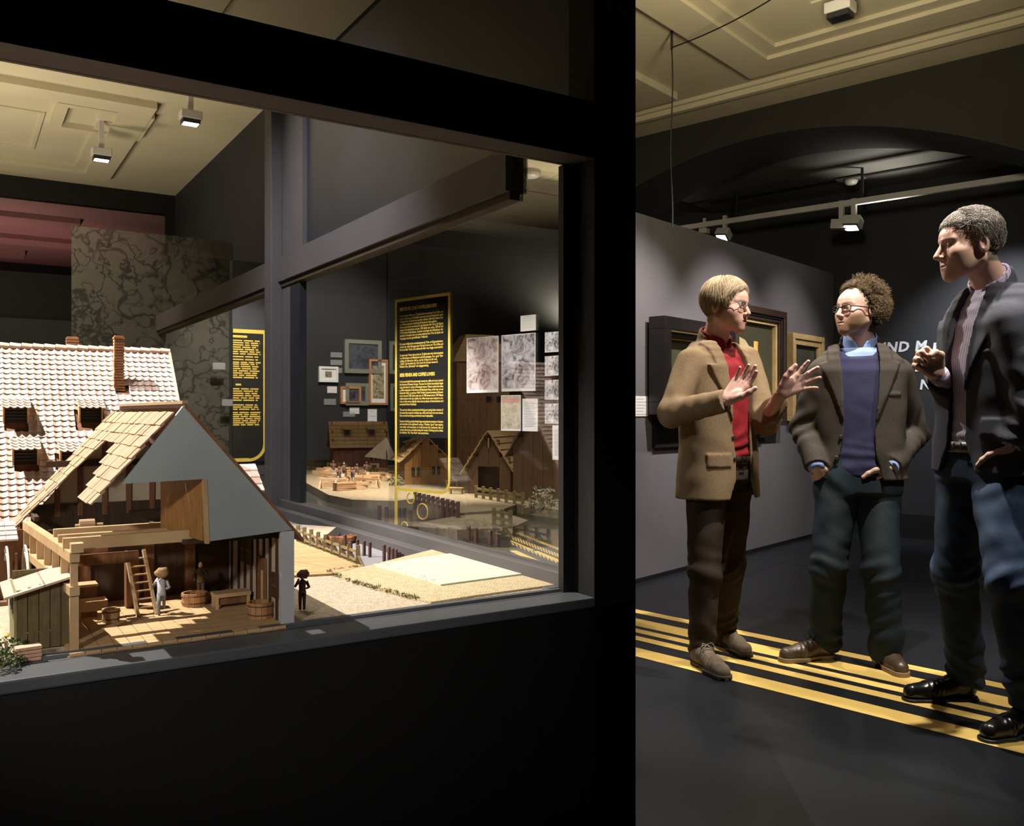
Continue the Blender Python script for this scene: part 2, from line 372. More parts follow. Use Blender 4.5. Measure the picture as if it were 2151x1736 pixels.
# unseen fills added in place of bounced ceiling light, then the bay uplight
spot('fill_case_ceiling', CW(-1.9, 4.3, .9), CW(-1.7, 5.2, 3.6), 360, WARM, 130, .9, .5)
spot('fill_case_ceiling', CW(-3.2, 6.6, .9), CW(-2.4, 6.2, 3.6), 360, WARM, 130, .9, .5)
spot('fill_far_ceiling', HW(-1.25, .75, 2.1), HW(-1.6, .4, 3.6), 90, WARM, 140, .9, .15)
spot('fill_hall_ceiling', (1.2, 3.4, 2.7), HW(1.2, -1.6, 3.6), 165, (1, .88, .64), 150, .9, .15)
spot('uplight_bay', HW(1.55, 1.62, 2.80), HW(1.6, 1.42, 3.34), 30, NEUT, 110, .9, .05)
# wall washers on the partition
for k, (yy, e) in enumerate(((-1.5, 330), (-.2, 300), (1.0, 130))):
    spot('spot_partition', HW(2.25, yy, 3.15), HW(.854, yy+.15, 1.05), e, (1, .92, .90), 62, .8, .04)
spot('spot_lettering', HW(2.6, 1.1, 3.05), HW(2.3, 2.24, 1.45), 330, COOL, 70, .8, .04)
# ------------------------------------------------------------------ display case
BZ = .75
SOFF = mat('dark brown soffit paint', (.05, .037, .02), (.042, .03, .016), .7, 6)
dc = thing('display_case', 'large black glazed display case holding the model mill', 'display case', CW(0, 0, 0), CA)
def dcp(name, m, x0, x1, y0, y1, z0, z1, bevel=0): return cw_box(name, m, x0, x1, y0, y1, z0, z1, dc, bevel)
dcp('front_panel', BLACK, -2.4, .124, -.08, -.05, .0, .722)
dcp('side_panel', BLACK, .094, .124, -.05, 5.0, 0, .70)
dcp('corner_post', BLACK, 0, .124, -.08, .02, 0, 3.58)
dcp('sill', SILLG, -2.4, 0, -.085, .03, .722, .745, .004)
dcp('sill_lip', SILLG, -2.4, 0, .012, .03, .745, .752)
dcp('rail_cover', BLACK, -2.4, 0, -.085, -.079, 1.757, 1.886)
dcp('top_rail', SOFF, -2.4, 0, -.079, -.044, 1.758, 1.884)
dcp('glazing_bead', SOFF, -2.4, 0, -.040, .012, 1.760, 1.884)
dcp('front_pane', GLASS, -2.4, 0, -.003, .003, .745, 1.760)
MESHM = filmmat('black sun screen mesh', (.012, .011, .008), .38, 'mesh', 190)
dcp('sun_screen', MESHM, -2.4, 0, -.052, -.05, 1.886, 3.5)
dcp('side_sill', FRAMEG, -.015, .045, .02, 5.0, .66, .785, .003)
dcp('side_sill_step', FRAMEG, -.055, -.015, .02, 5.0, .66, .752, .003)
dcp('side_rail', FRAMEG, -.02, .05, .274, 5.0, 1.757, 1.869)
dcp('side_rail_bead', SOFF, -.008, .04, .274, 5.0, 1.735, 1.757)
dcp('side_post', FRAMEG, -.05, 0, 2.2, 2.3, .66, 2.75, .002)
dcp('mullion_board', FRAMEG, 0, .03, 1.93, 2.2, 1.869, 2.75)
dcp('mullion_board', FRAMEG, 0, .03, 2.09, 2.2, .66, 1.757)
dcp('corner_panel', DARKB, .02, .05, .02, .274, 1.86, 3.5)
dcp('mullion_return', DARKB, .0, .03, 1.965, 2.09, .785, 1.757)
dcp('side_pane', GLASS, .008, .013, .02, 1.93, .785, 1.757)
dcp('corner_pane', GLASS, .008, .013, .02, .274, 1.757, 1.86)
dcp('side_pane', GLASS, .008, .013, 2.3, 5.0, .785, 1.757)
dcp('upper_panel', DARKB, .02, .05, .274, 1.93, 1.869, 2.62)
dcp('corner_bead', BLACK, -.03, 0, .0, .02, .745, 1.758)
# ------------------------------------------------------------------ lamps and fittings
LENS = emit('lamp lens', (.92, .95, 1), 30); LENSDIM = mat('dark lamp glass', (.01, .01, .01), (.02, .02, .02), .15, 5)
DKMET = mat('black lamp housing', (.012, .012, .012), (.016, .016, .016), .5, 5)
def ceiling_lamp(label, top, drop, ang, on, s=1.0, tilt=(0, 0), group='square ceiling spotlights'):
    t = thing('ceiling_spotlight', label, 'spotlight', top, ang, group)
    MB().box(-.03*s, .03*s, -.03*s, .03*s, -drop, 0).build('stem', WHITEMET, t)
    MB().lathe([(.07*s, 0), (.07*s, -.02), (.04*s, -.03)][::-1], (0, 0, 0), 16).build('mount', WHITEMET, t)
    h = MB().box(-.12*s, .12*s, -.09*s, .09*s, -drop-.10*s, -drop).build('head', WHITEMET, t, bevel=.01*s); h.rotation_euler = (tilt[0], tilt[1], 0)
    MB().box(-.10*s, .10*s, -.075*s, .075*s, -drop-.15*s, -drop-.10*s).build('hood', DKMET, h)
    MB().box(-.085*s, .085*s, -.062*s, .062*s, -drop-.153*s, -drop-.148*s).build('lens', LENS if on else LENSDIM, h)
    return t
p = P(213, 240, (CEIL-CAMH)*FPX/(CY-247)); ceiling_lamp('lit square spotlight hanging from a moulded ceiling panel', (p.x, p.y, CEIL), .26, CA, True, .62)
b = thing('ceiling_panel', 'small moulded rectangular panel around the hanging spotlight on the ceiling', 'panel', (p.x, p.y, CEIL), CA)
for k, bx in enumerate(((-.35, .35, -.35, -.27), (-.35, .35, .27, .35), (-.35, -.27, -.27, .27), (.27, .35, -.27, .27))):
    MB().box(*bx, -.05, 0).build('frame_bar', BEIGE, b)
p = P(400, 190, (CEIL-CAMH)*FPX/(CY-178)); ceiling_lamp('lit square spotlight just under the top rail of the case', (p.x, p.y, CEIL), .20, CA, True, .62)
p = P(1765, 20, 5.0); ceiling_lamp('unlit square spotlight at the top edge over the hall', (p.x, p.y, CEIL), CEIL-p.z-.04, HA, False, .62)
# track in the bay
tr = thing('lamp_track', 'pale lighting track running under the bay ceiling', 'lamp track', HW(0, 0, 3.0), HA)
y_tr = 1.45
q0, q1 = hy_(1440, 478, y_tr), hy_(2151, 372, y_tr)
MB().bar((q0[0]-.8, y_tr, q0[1]-3.0), (q1[0]+.6, y_tr, q1[1]-3.0), .045, .05).build('rail', WHITEMET, tr)
for xx in (.2, 1.4, 2.6):
    MB().box(xx-.01, xx+.01, y_tr-.01, y_tr+.01, (q0[1]+q1[1])/2-3.0, .34).build('hanger', DKMET, tr)
def track_spot(px, py, label, on, s=1.0, tilt=0.0):
    x, z = hy_(px, py, y_tr); t = thing('track_spotlight', label, 'spotlight', HW(x, y_tr, z), HA, 'spotlights on the bay track')
    MB().box(-.02*s, .02*s, -.02*s, .02*s, 0, .17*s).build('stem', WHITEMET, t)
    h = MB().box(-.075*s, .075*s, -.06*s, .06*s, -.085*s, 0).build('head', WHITEMET, t, bevel=.006); h.rotation_euler = (tilt, .12, 0)
    MB().box(-.06*s, .06*s, -.05*s, .05*s, -.10*s, -.085*s).build('hood', DKMET, h)
    MB().box(-.052*s, .052*s, -.042*s, .042*s, -.103*s, -.099*s).build('lens', LENS if on else LENSDIM, h)
track_spot(1768, 462, 'left one of the paired white spotlights hanging from the track', False, 1.0)
track_spot(1794, 458, 'right one of the paired white spotlights hanging from the track', True, 1.0, -.35)
track_spot(1523, 486, 'lit white spotlight on the track above the grey partition', True, .9, -.6)
track_spot(1480, 480, 'small spotlight at the left end of the track, turned away', False, .6)
x, z = hy_(1788, 374, 1.68)
t = thing('smoke_detector', 'round white smoke detector on the bay ceiling', 'smoke detector', HW(x, 1.68, 3.325), HA)
MB().box(-.12, .12, -.06, .06, -.012, 0).build('plate', DCE, t)
MB().lathe([(.055, -.012), (.06, -.03), (.045, -.055), (.02, -.062)][::-1], (0, 0, 0), 20).build('cap', WHITEMET, t, True)
p = P(1115, 362, (CEIL-CAMH)*FPX/(CY-358))
t = thing('smoke_detector', 'round white smoke detector on the ceiling seen through the case corner', 'smoke detector', (p.x, p.y, CEIL))
MB().lathe([(.10, 0), (.10, -.04), (.07, -.07), (.02, -.08)][::-1], (0, 0, 0), 20).build('cap', WHITEMET, t, True)
p = P(1196, 380, 8.3); ceiling_lamp('unlit square spotlight hanging behind the case corner', (p.x, p.y, CEIL), CEIL-1.17-(CY-425)/FPX*8.3, CA, False, .5)
# hanging cable
hk = Vector((0, 0, 0)); p = P(1411, 101, 5.6)
pts = []
for i in range(15):
    t_ = i/14; px = 1411+(1640-1411)*t_; py = 100-(100+14)*t_+34*t_*(1-t_)
    Y = p.y+(4.5-p.y)*t_; pts.append(P(px, py, Y))
cb = thing('hanging_cable', 'thin black cable draped under the ceiling and hanging down in front of the arch', 'cable', (p.x, p.y, p.z))
MB().tube([q-p for q in pts], .0042, 6).build('draped_run', BLACK, cb)
dn = [P(1411+2*math.sin(i*.6), 100+i*27, p.y) for i in range(15)]
MB().tube([q-p for q in dn], .0042, 6).build('hanging_run', BLACK, cb)
MB().box(-.007, .007, -.007, .007, -.01, CEIL-p.z).build('hook', BLACK, cb)
# ------------------------------------------------------------------ paintings on the partition
GOLD = mat('pale gilded wood', (.62, .44, .20), (.50, .34, .14), .4, 12, bump=.1)
EBON = mat('black frame wood', (.010, .008, .007), (.015, .012, .01), .35, 10, bump=.06)
WALN = mat('dark walnut frame wood', (.045, .024, .014), (.03, .016, .01), .35, 9, (1, 1, 8), bump=.06)
PX = .854
def ppt(px, py, off=0.0): return hx_(px, py, PX+off)
def framed(name, label, y0, y1, z0, z1, prof, depth, canvas, inner=None, base=.001):
    """prof: list of (width, proudness, material) from the outside in"""
    t = thing(name, label, 'painting', HW(PX+base, (y0+y1)/2, z0), HA, 'framed paintings on the grey partition')
    w, h = y1-y0, z1-z0; g = 0.0
    for k, (wd_, pr, mm) in enumerate(prof):
        a0, a1, b0, b1 = -w/2+g, w/2-g, g, h-g
        for bx in ((a0, a1, b0, b0+wd_), (a0, a1, b1-wd_, b1), (a0, a0+wd_, b0+wd_, b1-wd_), (a1-wd_, a1, b0+wd_, b1-wd_)):
            MB().box(.0, pr, bx[0], bx[1], bx[2], bx[3]).build('frame_moulding', mm, t, bevel=.004)
        g += wd_
    c = MB().box(.0, .02, -w/2+g, w/2-g, g, h-g).build('canvas', canvas, t)
    return t, c, (w/2-g, g, h-g)
OLIVE = mat('olive painted canvas', (.055, .052, .026), (.04, .04, .02), .45, 5, bump=.05)
OLIV2 = mat('grey green painted canvas', (.085, .085, .06), (.05, .052, .036), .45, 6, bump=.05)
ya, za = ppt(1380, 664, .1); yb, zb_ = ppt(1382, 872, .1); yc, _ = ppt(1530, 690, .1)
framed('dark_framed_painting', 'painting in a deep black frame, partly hidden by the man in the tan jacket', ya, yc, zb_, za, [(.09, .13, EBON), (.012, .12, GOLD), (.03, .09, EBON), (.012, .06, GOLD)], .1, OLIVE, base=.033)
yd, zd = ppt(1369, 680); _, ze = ppt(1369, 941); yf, _ = ppt(1500, 941)
t = thing('backing_board', 'black backing board behind the deep black framed painting', 'board', HW(PX+.001, yd, ze), HA)
MB().box(.0, .03, 0, yc-yd+.05, 0, zd-ze).build('panel', BLACK, t)
yg, zg = ppt(1649, 657, .08); _, zh = ppt(1643, 894, .08); yi, _ = ppt(1530, 640, .08)
t, c, (hw, b0, b1) = framed('walnut_framed_painting', 'large painting with a dark walnut frame and gilt edge behind the gesturing man', yi, yg, zh, zg, [(.055, .10, WALN), (.02, .085, EBON), (.025, .075, WALN), (.028, .055, GOLD)], .1, OLIVE)
CREAM = mat('cream painted cloth', (.62, .52, .30), (.5, .4, .2), .5, 14, bump=.05); BEER = mat('amber painted glass', (.62, .34, .05), (.7, .5, .15), .4, 18)
# painted half figure with a beer glass (flat paint on the canvas)
mb = MB(); mb.prism([(.0205, -.22, b0), (.0205, .15, b0), (.0205, .12, b0+.22), (.0205, .07, b0+.40), (.0205, .0, b0+.50), (.0205, -.12, b0+.58), (.0205, -.22, b0+.60)], (.001, 0, 0)); mb.build('painted_cloth', CREAM, c)
mb = MB(); mb.prism([(.0218, .04, b0+.34), (.0218, .10, b0+.34), (.0218, .115, b0+.58), (.0218, .035, b0+.58)], (.001, 0, 0)); mb.build('painted_glass', BEER, c)
ys, zs = ppt(1610, 907); MB().box(0, .05, .1, .2, -.10, 0).build('bracket', BLACK, t)
yj, zj = ppt(1662, 699, .05); _, zk = ppt(1662, 885, .05); yl, _ = ppt(1728, 708, .05)
framed('gold_framed_painting', 'small painting in a pale gold frame beside the large walnut one', yj, yl, zk, zj, [(.05, .07, GOLD), (.05, .055, GOLD), (.02, .03, EBON)], .1, OLIV2)
y0_, z0_ = ppt(1332, 875); y1_, z1_ = ppt(1360, 833)
def card(name, label, M_w, loc, rot, w, h, group=None, lines=4, m=None, thick=.004, ink=None):
    t = thing(name, label, 'label card' if name == 'label_card' else 'print', loc, rot, group)
    MB().box(0, w, -thick, 0, 0, h).build('sheet', m or WHITEM, t)
    INK = mat('grey print ink', (.25, .25, .26), (.3, .3, .3), .8, 5)
    for k in range(lines):
        z = h*(.86-.76*k/max(lines-1, 1)); MB().box(w*.1, w*(.62+.28*((k*7) % 4)/3), -thick-.0006, -thick, z-h*.012, z+h*.012).build('text_line', ink or INK, t)
    return t
card('label_card', 'white label card on the grey partition beside the corner post', None, HW(PX+.004, y0_, z0_), HA+R(90), y1_-y0_, z1_-z0_, None, 6)
# lettering on the back wall
WL = mat('white wall lettering', (.70, .71, .72), (.66, .67, .68), .7, 5)
for body, px, py, hpx in (('UND M', 1838, 741, 20), ('KA', 1957, 741, 20), ('E', 1921, 780, 18), ('NIK', 1931, 818, 20)):
    x, z = hy_(px, py, 2.235); z2 = hy_(px, py-hpx, 2.235)[1]
    o = text('white_lettering', body, (z2-z)/.70, WL, None, None, 'LEFT', 1.12, .002, .15, 1, .004)
    o.location = HW(x, 2.236, z); o.rotation_euler = (R(90), 0, HA)
    tag(o, {'UND M': 'white letters on the back wall beside the man in the blue sweater', 'KA': 'two white letters on the back wall right of the raised fist',
            'E': 'single white letter on the back wall under the raised fist', 'NIK': 'lowest white letters on the back wall left of the charcoal jacket'}[body], 'lettering')
# ------------------------------------------------------------------ model landscape in the case
SAND = mat('pale sand', (.52, .43, .32), (.38, .30, .21), .9, 90, bump=.5, bscale=260)
WATER = mat('grey lavender model water', (.30, .29, .31), (.26, .255, .28), .35, 3, bump=.03, bscale=30)
EARTH = mat('dark earth', (.06, .05, .03), (.03, .028, .015), .95, 30, bump=.5, bscale=120)
OCHRE = mat('ochre turf', (.54, .44, .27), (.45, .36, .21), .95, 50, bump=.6, bscale=250)
TURF = mat('dry green tuft', (.20, .19, .07), (.12, .12, .04), .95, 40)
FENW = mat('weathered olive wood', (.26, .20, .09), (.17, .13, .06), .7, 30, (1, 1, 6), 4, .1)
PILE = mat('dark red brown pile wood', (.10, .045, .035), (.07, .03, .025), .7, 40)
def cl_(px, py, z=BZ): return CI(F(px, py, z))
ls = thing('model_landscape', 'sandy model ground with water, quay and boardwalk inside the display case', 'model', CW(0, 0, BZ), CA)
def poly_slab(name, pts, z0, z1, m, parent): return MB().prism([(p[0], p[1], z1) for p in pts], (0, 0, z0-z1)).build(name, m, parent)
MB().box(-2.4, .015, .031, 4.6, -.10, -.035).build('water', WATER, ls)
g = [(-2.4, .03), (-.056, .03), (-.056, .10), cl_(1099, 1203), cl_(955, 1160), cl_(868, 1169), cl_(786, 1186), cl_(766, 1192), cl_(612, 1127), cl_(588, 1106), (-1.9, 3.6), (-2.4, 3.6)]
mb = MB(); mb.prism([(p[0], p[1], -.036) for p in g], (0, 0, .034)); mb.build('ground', SAND, ls)
# turf field round the white board
f = [cl_(*q) for q in ((690, 1203), (770, 1192), (800, 1184), (935, 1150), (1105, 1204), (1165, 1231), (1010, 1252), (905, 1268), (800, 1243), (740, 1222))]
mb = MB(); mb.prism([(p[0], p[1], -.003) for p in f], (0, 0, .006)); mb.build('turf', OCHRE, ls)
# pier block
f = [cl_(*q) for q in ((600, 1118), (612, 1103), (706, 1110), (676, 1135), (640, 1132))]
mb = MB(); mb.prism([(p[0], p[1], -.036) for p in f], (0, 0, .040)); mb.build('pier', SAND, ls)
# tufts
tm = MB()
def tuft(p, s):
    for k in range(6):
        a = random.uniform(0, 6.28); l = s*random.uniform(.6, 1.2); r = s*.22
        b = Vector((p[0]+random.uniform(-s, s)*.7, p[1]+random.uniform(-s, s)*.7, p[2])); t = b+Vector((math.cos(a)*l*.6, math.sin(a)*l*.6, l))
        w = Vector((-math.sin(a), math.cos(a), 0))*r
        tm.add([b-w, b+w, t], [(0, 1, 2)])
def tufts(a, b, n, jit, s):
    A, B = cl_(*a), cl_(*b)
    for i in range(n):
        t = random.random(); tuft((A[0]+(B[0]-A[0])*t+random.uniform(-jit, jit), A[1]+(B[1]-A[1])*t+random.uniform(-jit, jit), .002), s*random.uniform(.6, 1.3))
tufts((690, 1202), (740, 1225), 28, .010, .006); tufts((740, 1224), (880, 1262), 70, .009, .007); tufts((700, 1200), (765, 1192), 26, .008, .006)
tufts((790, 1187), (925, 1231), 70, .007, .006); tufts((925, 1231), (1095, 1208), 40, .006, .005)
tag(tm.build('grass_tufts', TURF, ls), kind='stuff')
# boardwalk planks
dk = [cl_(*q) for q in ((606, 1134), (764, 1192), (700, 1208), (600, 1214))]
def lerp(a, b, t): return (a[0]+(b[0]-a[0])*t, a[1]+(b[1]-a[1])*t)
N = 11
for i in range(N):
    t0, t1 = i/N, (i+.94)/N
    q = [lerp(dk[0], dk[3], t0), lerp(dk[1], dk[2], t0), lerp(dk[1], dk[2], t1), lerp(dk[0], dk[3], t1)]
    MB().prism([(p[0], p[1], -.001) for p in q], (0, 0, .0045+.0006*random.random())).build('boardwalk_plank', OAKX, ls)
# white board
bd = [F(*q, BZ+.006) for q in ((784, 1186), (949, 1163), (1099, 1206), (926, 1229))]
c0 = sum(bd, Vector())/4; c0.z = BZ
t = thing('blank_board', 'blank off-white board lying on the turf near the case corner', 'board', c0, 0)
OFFW = mat('off white board', (.50, .52, .44), (.48, .50, .42), .6, 5)
MB().prism([(p.x-c0.x, p.y-c0.y, .003) for p in bd], (0, 0, .004)).build('panel', OFFW, t)
# quay fence
a, b = F(626, 1139, BZ), F(752, 1188, BZ)
fe = thing('quay_fence', 'olive timber quay fence with cross braces along the boardwalk', 'fence', (a.x, a.y, BZ))
d = b-a; n_ = 9; nrm = Vector((-d.y, d.x, 0)).normalized()
for i in range(n_):
    p = d*(i/(n_-1)); MB().box(p.x-.005, p.x+.005, p.y-.005, p.y+.005, -.004, .055).build('post', FENW, fe)
    if i < n_-1:
        q = d*((i+1)/(n_-1))
        for z in (.014, .036): MB().bar((p.x, p.y, z), (q.x, q.y, z), .006, .007).build('rail', FENW, fe)
        MB().bar((p.x, p.y, .036), (p.x+(q.x-p.x)*.8, p.y+(q.y-p.y)*.8, .006), .004, .006).build('brace', DARKW, fe)
MB().bar((-.02*d.x-nrm.x*.012*-1, -.02*d.y, -.002), (d.x*1.01, d.y*1.01, -.002), .016, .012).build('kerb_beam', FENW, fe)
MB().bar((d.x, d.y, .03), (d.x*1.08, d.y*1.08+.01, -.004), .005, .006).build('brace', FENW, fe)
ORD = ['first', 'second', 'third', 'fourth', 'fifth', 'sixth', 'seventh', 'eighth', 'ninth', 'tenth', 'eleventh', 'twelfth']
# piles in the water
for i, (px, py, h) in enumerate([(725, 1158, .052), (737, 1166, .045), (751, 1168, .05), (765, 1168, .046), (777, 1171, .046), (807, 1180, .05), (817, 1181, .045), (825, 1182, .042), (832, 1183, .04), (839, 1182, .03), (845, 1181, .024)]):
    p = F(px, py, BZ-.035); t = MB().lathe([(.0055, -.002), (.0055, h), (.004, h+.002)], (0, 0, 0), 8).build('mooring_pile', PILE, None, loc=(p.x, p.y, BZ-.035))
    tag(t, 'dark wooden mooring pile in the grey water beside the quay fence, %s from the left' % ORD[i], 'pile', 'piles in the grey model water')
# boat
p = F(722, 1142, BZ-.035); BOATM = mat('orange brown boat wood', (.55, .22, .10), (.42, .15, .06), .5, 20, (1, 8, 1))
bt = thing('rowing_boat', 'small orange wooden rowing boat floating behind the quay fence', 'boat', (p.x, p.y, BZ-.035), R(52))
secs = [(-.062, .016, .030), (-.03, .024, .024), (.01, .027, .022), (.045, .018, .025), (.07, .001, .034)]
mb = MB(); ring = []
for (x, w, h) in secs:
    ring.append([(x, -w, h), (x, -w*.75, .004), (x, 0, -.002), (x, w*.75, .004), (x, w, h), (x, w*.86, h), (x, w*.62, .008), (x, 0, .004), (x, -w*.62, .008), (x, -w*.86, h)])
for r_ in ring: mb.v += r_
for i in range(len(ring)-1):
    for j in range(10):
        a_, b_ = i*10+j, i*10+(j+1) % 10; mb.f.append((a_, b_, b_+10, a_+10)); mb.m.append(0)
mb.f.append(tuple(range(9, -1, -1))); mb.m.append(0)
mb.build('hull', BOATM, bt)
for x in (-.035, .0, .03): MB().box(x-.006, x+.006, -.021, .021, .016, .019).build('thwart', BOATM, bt)
MB().box(-.063, -.060, -.016, .016, .0, .032).build('transom', BOATM, bt)
MB().bar((-.02, .0, .024), (.06, -.035, .026), .003, .003).build('oar', OAK, bt)

# ------------------------------------------------------------------ small figures
def figurine(name, label, loc, rotz, h, cloth, legs, skin, pose='stand', sack=None):
    t = thing(name, label, 'figurine', loc, rotz, 'small figures of the mill model'); s = h/1.0
    A = {'stand': dict(hip=.5, kl=(-.05, .02, .27), kr=(.06, .0, .27), fl=(-.05, .0, .02), fr=(.06, .02, .02), lean=0.0),
         'climb': dict(hip=.5, kl=(-.06, -.16, .36), kr=(.06, .05, .26), fl=(-.06, -.13, .12), fr=(.06, .12, .02), lean=-.16)}[pose]
    bm = MB(); H = Vector((0, 0, A['hip'])); ch = Vector((0, A['lean'], .78)); hd = Vector((0, A['lean']*1.4, .92))
    bm.tube([(H-Vector((0, 0, .04)))*s, H*s, (H+ch)/2*s, ch*s, (ch+Vector((0, 0, .06)))*s], [.085*s, .10*s, .095*s, .11*s, .04*s], 10)
    bm.lathe([(.02*s, -.08*s), (.055*s, -.05*s), (.06*s, .0), (.045*s, .06*s), (.01*s, .08*s)], hd*s, 10)
    for sx, el, ha in ((-1, (-.18, A['lean']+.02, .62), (-.13, A['lean']-.12, .56)), (1, (.19, A['lean']+.02, .66), (.08, A['lean']-.1, .84))):
        bm.tube([(ch+Vector((sx*.11, 0, .0)))*s, Vector(el)*s, Vector(ha)*s], [.045*s, .036*s, .028*s], 8)
    bm.build('body', cloth, t, True)
    for kk, ff, sx in ((A['kl'], A['fl'], -1), (A['kr'], A['fr'], 1)):
        f_ = Vector(ff)
        MB().tube([Vector((sx*.05, 0, A['hip']))*s, Vector(kk)*s, f_*s, (f_+Vector((0, -.09, -.005)))*s], [.06*s, .045*s, .032*s, .026*s], 8).build('leg', legs, t, True)
    MB().lathe([(.01*s, -.07*s), (.05*s, -.05*s), (.058*s, .0), (.04*s, .06*s), (.01*s, .075*s)], (hd+Vector((0, -.01, 0)))*s, 10).build('head', skin, t, True)
    if sack:
        MB().tube([(hd+Vector((-.16, .12, .06)))*s, (hd+Vector((-.10, .13, .08)))*s, (hd+Vector((.05, .13, .08)))*s, (hd+Vector((.16, .12, .06)))*s], [.05*s, .13*s, .13*s, .04*s], 10).build('sack', sack, t, True)
    return t
SKF = mat('figure skin', (.45, .24, .15), (.38, .2, .12), .6, 20); CLB = mat('figure brown cloth', (.11, .06, .045), (.08, .045, .035), .8, 40)
CLW = mat('figure pale cloth', (.52, .52, .55), (.42, .42, .46), .8, 40); CLG = mat('figure grey blue cloth', (.20, .22, .23), (.15, .17, .18), .8, 40)
SACK = mat('sackcloth', (.42, .27, .13), (.34, .2, .09), .9, 60, bump=.3); SACKM = mat('mauve sackcloth', (.22, .12, .11), (.17, .09, .085), .9, 60, bump=.3)
p = F(635, 1282, BZ); figurine('porter_figure', 'small brown figure carrying a sack on its shoulder on the sand', (p.x, p.y, BZ), R(200), .078, CLB, CLB, CLB, 'stand', SACKM)

# ------------------------------------------------------------------ cutaway mill house
MW_, MI_ = frame(-.4425, 1.766, CA)
def my(px, py, c):
    x, z = ray_plane(px, py, MW_, MI_, 1, c); return (x, z-BZ)
def mf(px, py, z=0.0): return MI_(F(px, py, BZ+z))
CUT = mat('grey painted cut face', (.30, .33, .33), (.28, .31, .31), .7, 8, bump=.06, bscale=200)
PALEW = mat('pale blue grey plaster', (.46, .47, .51), (.43, .44, .48), .8, 8, bump=.06, bscale=200)
BEIGEP = mat('beige model plaster', (.50, .42, .31), (.46, .38, .28), .85, 20, bump=.1, bscale=200)
SHING = [mat('tan shingle wood %s' % q, c1, c2, .75, 40, (1, 14, 14), 4, .15) for q, c1, c2 in
         (('light', (.46, .31, .19), (.36, .23, .135)), ('mid', (.41, .27, .16), (.31, .20, .11)), ('rosy', (.44, .28, .18), (.35, .21, .135)))]
mill = thing('mill_house', 'cutaway timber mill house with shingled roof and grey cut face', 'model house', MW_(0, 0, BZ), CA)
AP = my(385, 850, 0); EV = my(612, 1110, 0); rid = AP[1]; ax = AP[0]; ex = EV[0]; ez = EV[1]
# cut face
pts = [my(385, 850, 0), my(612, 1112, 0), my(430, 1137, 0), my(425, 1006, 0), my(255, 1016, 0)]
mb = MB()
for tri in ((0, 1, 3), (1, 2, 3), (0, 3, 4)):
    mb.prism([(pts[k][0], -.012, pts[k][1]) for k in tri][::-1], (0, .012, 0))
mb.build('cut_face', CUT, mill)
q0, q1 = my(425, 1006, 0), my(430, 1137, 0)
MB().prism([(q0[0]-.001, 0, q0[1]), (q1[0]-.001, 0, q1[1]-.004), (q1[0]+.006, 0, q1[1]-.004), (q0[0]+.006, 0, q0[1])], (0, -.013, 0)).build('cut_edge', OAK, mill)
# interior partition panel seen in the recess
x0, z0 = my(350, 1008, .16); x1, _ = my(425, 1008, .02)
mb = MB(); mb.prism([(q0[0], .0, q1[1]), (q0[0]-.045, .16, q1[1]+.012), (q0[0]-.045, .16, q0[1]+.02), (q0[0], .0, q0[1]+.01)], (.006, .002, 0))
PANW = mat('golden panel wood', (.34, .17, .045), (.25, .12, .03), .6, 30, (6, 6, 1), 4, .1); mb.build('inner_panel', PANW, mill)
# right wall: plaster with posts, windows and door
ww = .018
MB().box(-ww, 0, .0, .70, 0, ez-.005).build('side_wall', BEIGEP, mill)
MB().box(-ww-.006, .002, -.012, 0, 0, ez-.004).build('wall_end', PALEW, mill)
for y in (.03, .075, .12, .165, .21, .26, .31, .37):
    MB().box(-ww-.004, -ww, y-.004, y+.004, 0, ez-.005).build('timber', DARKW, mill)
for (ya_, yb_, za_, zb__) in ((.022, .058, .045, .095), (.20, .245, .085, .145), (.255, .30, .085, .145)):
    w_ = MB().box(-ww-.005, -ww-.001, ya_, yb_, za_, zb__).build('window', DARKW, mill)
    MB().box(-ww-.0055, -ww-.005, ya_+.004, yb_-.004, (za_+zb__)/2-.002, (za_+zb__)/2+.002).build('glazing_bar', BROWNW, w_)
dr = MB().box(-ww-.006, -ww-.001, .10, .15, 0, .115).build('door', BROWNW, mill); MB().box(-ww-.009, -ww-.006, .112, .116, .0, .09).build('door_edge', OAK, dr)
# rear wall: plaster panels between posts above, dark boards below
yb = .66
mb = MB(); mb.prism([(ex, yb, ez-.02), (ax, yb, rid-.02), (2*ax-ex, yb, ez-.02)], (0, .02, 0)); mb.build('rear_gable', BEIGEP, mill)
for x in (-.36, -.31, -.255, -.2, -.145, -.09):
    zt_ = rid-.02-abs(x-ax)*(rid-ez)/abs(ex-ax); MB().box(x-.006, x+.006, yb-.006, yb, ez-.02, zt_).build('timber', BROWNW, mill)
MB().box(2*ax-ex+.03, ex-.03, yb-.006, yb, ez+.10, ez+.115).build('timber', DARKW, mill)
MB().box(2*ax-ex+.0, ex, yb-.005, yb+.02, 0, ez+.01).build('rear_boards', DARKW, mill)
MB().box(-.40, -.018, .40, .41, 0, .168).build('inner_wall', DARKW, mill)
for x in (-.33, -.20, -.11): MB().box(x-.011, x+.011, .385, .40, 0, .165).build('timber', BROWNW, mill)
# upper floor
MB().box(-.20, -.018, .03, .66, .168, .176).build('upper_floor', DARKW, mill)
# planks of the ground floor
nx = 15; X0, X1 = -.402, -.018
for i in range(nx):
    xa = X0+(X1-X0)*i/nx; xb = xa+(X1-X0)/nx-.0012
    MB().box(xa, xb, -.026, .40, -.006, .0015+.0006*random.random()).build('floor_plank', OAK, mill)
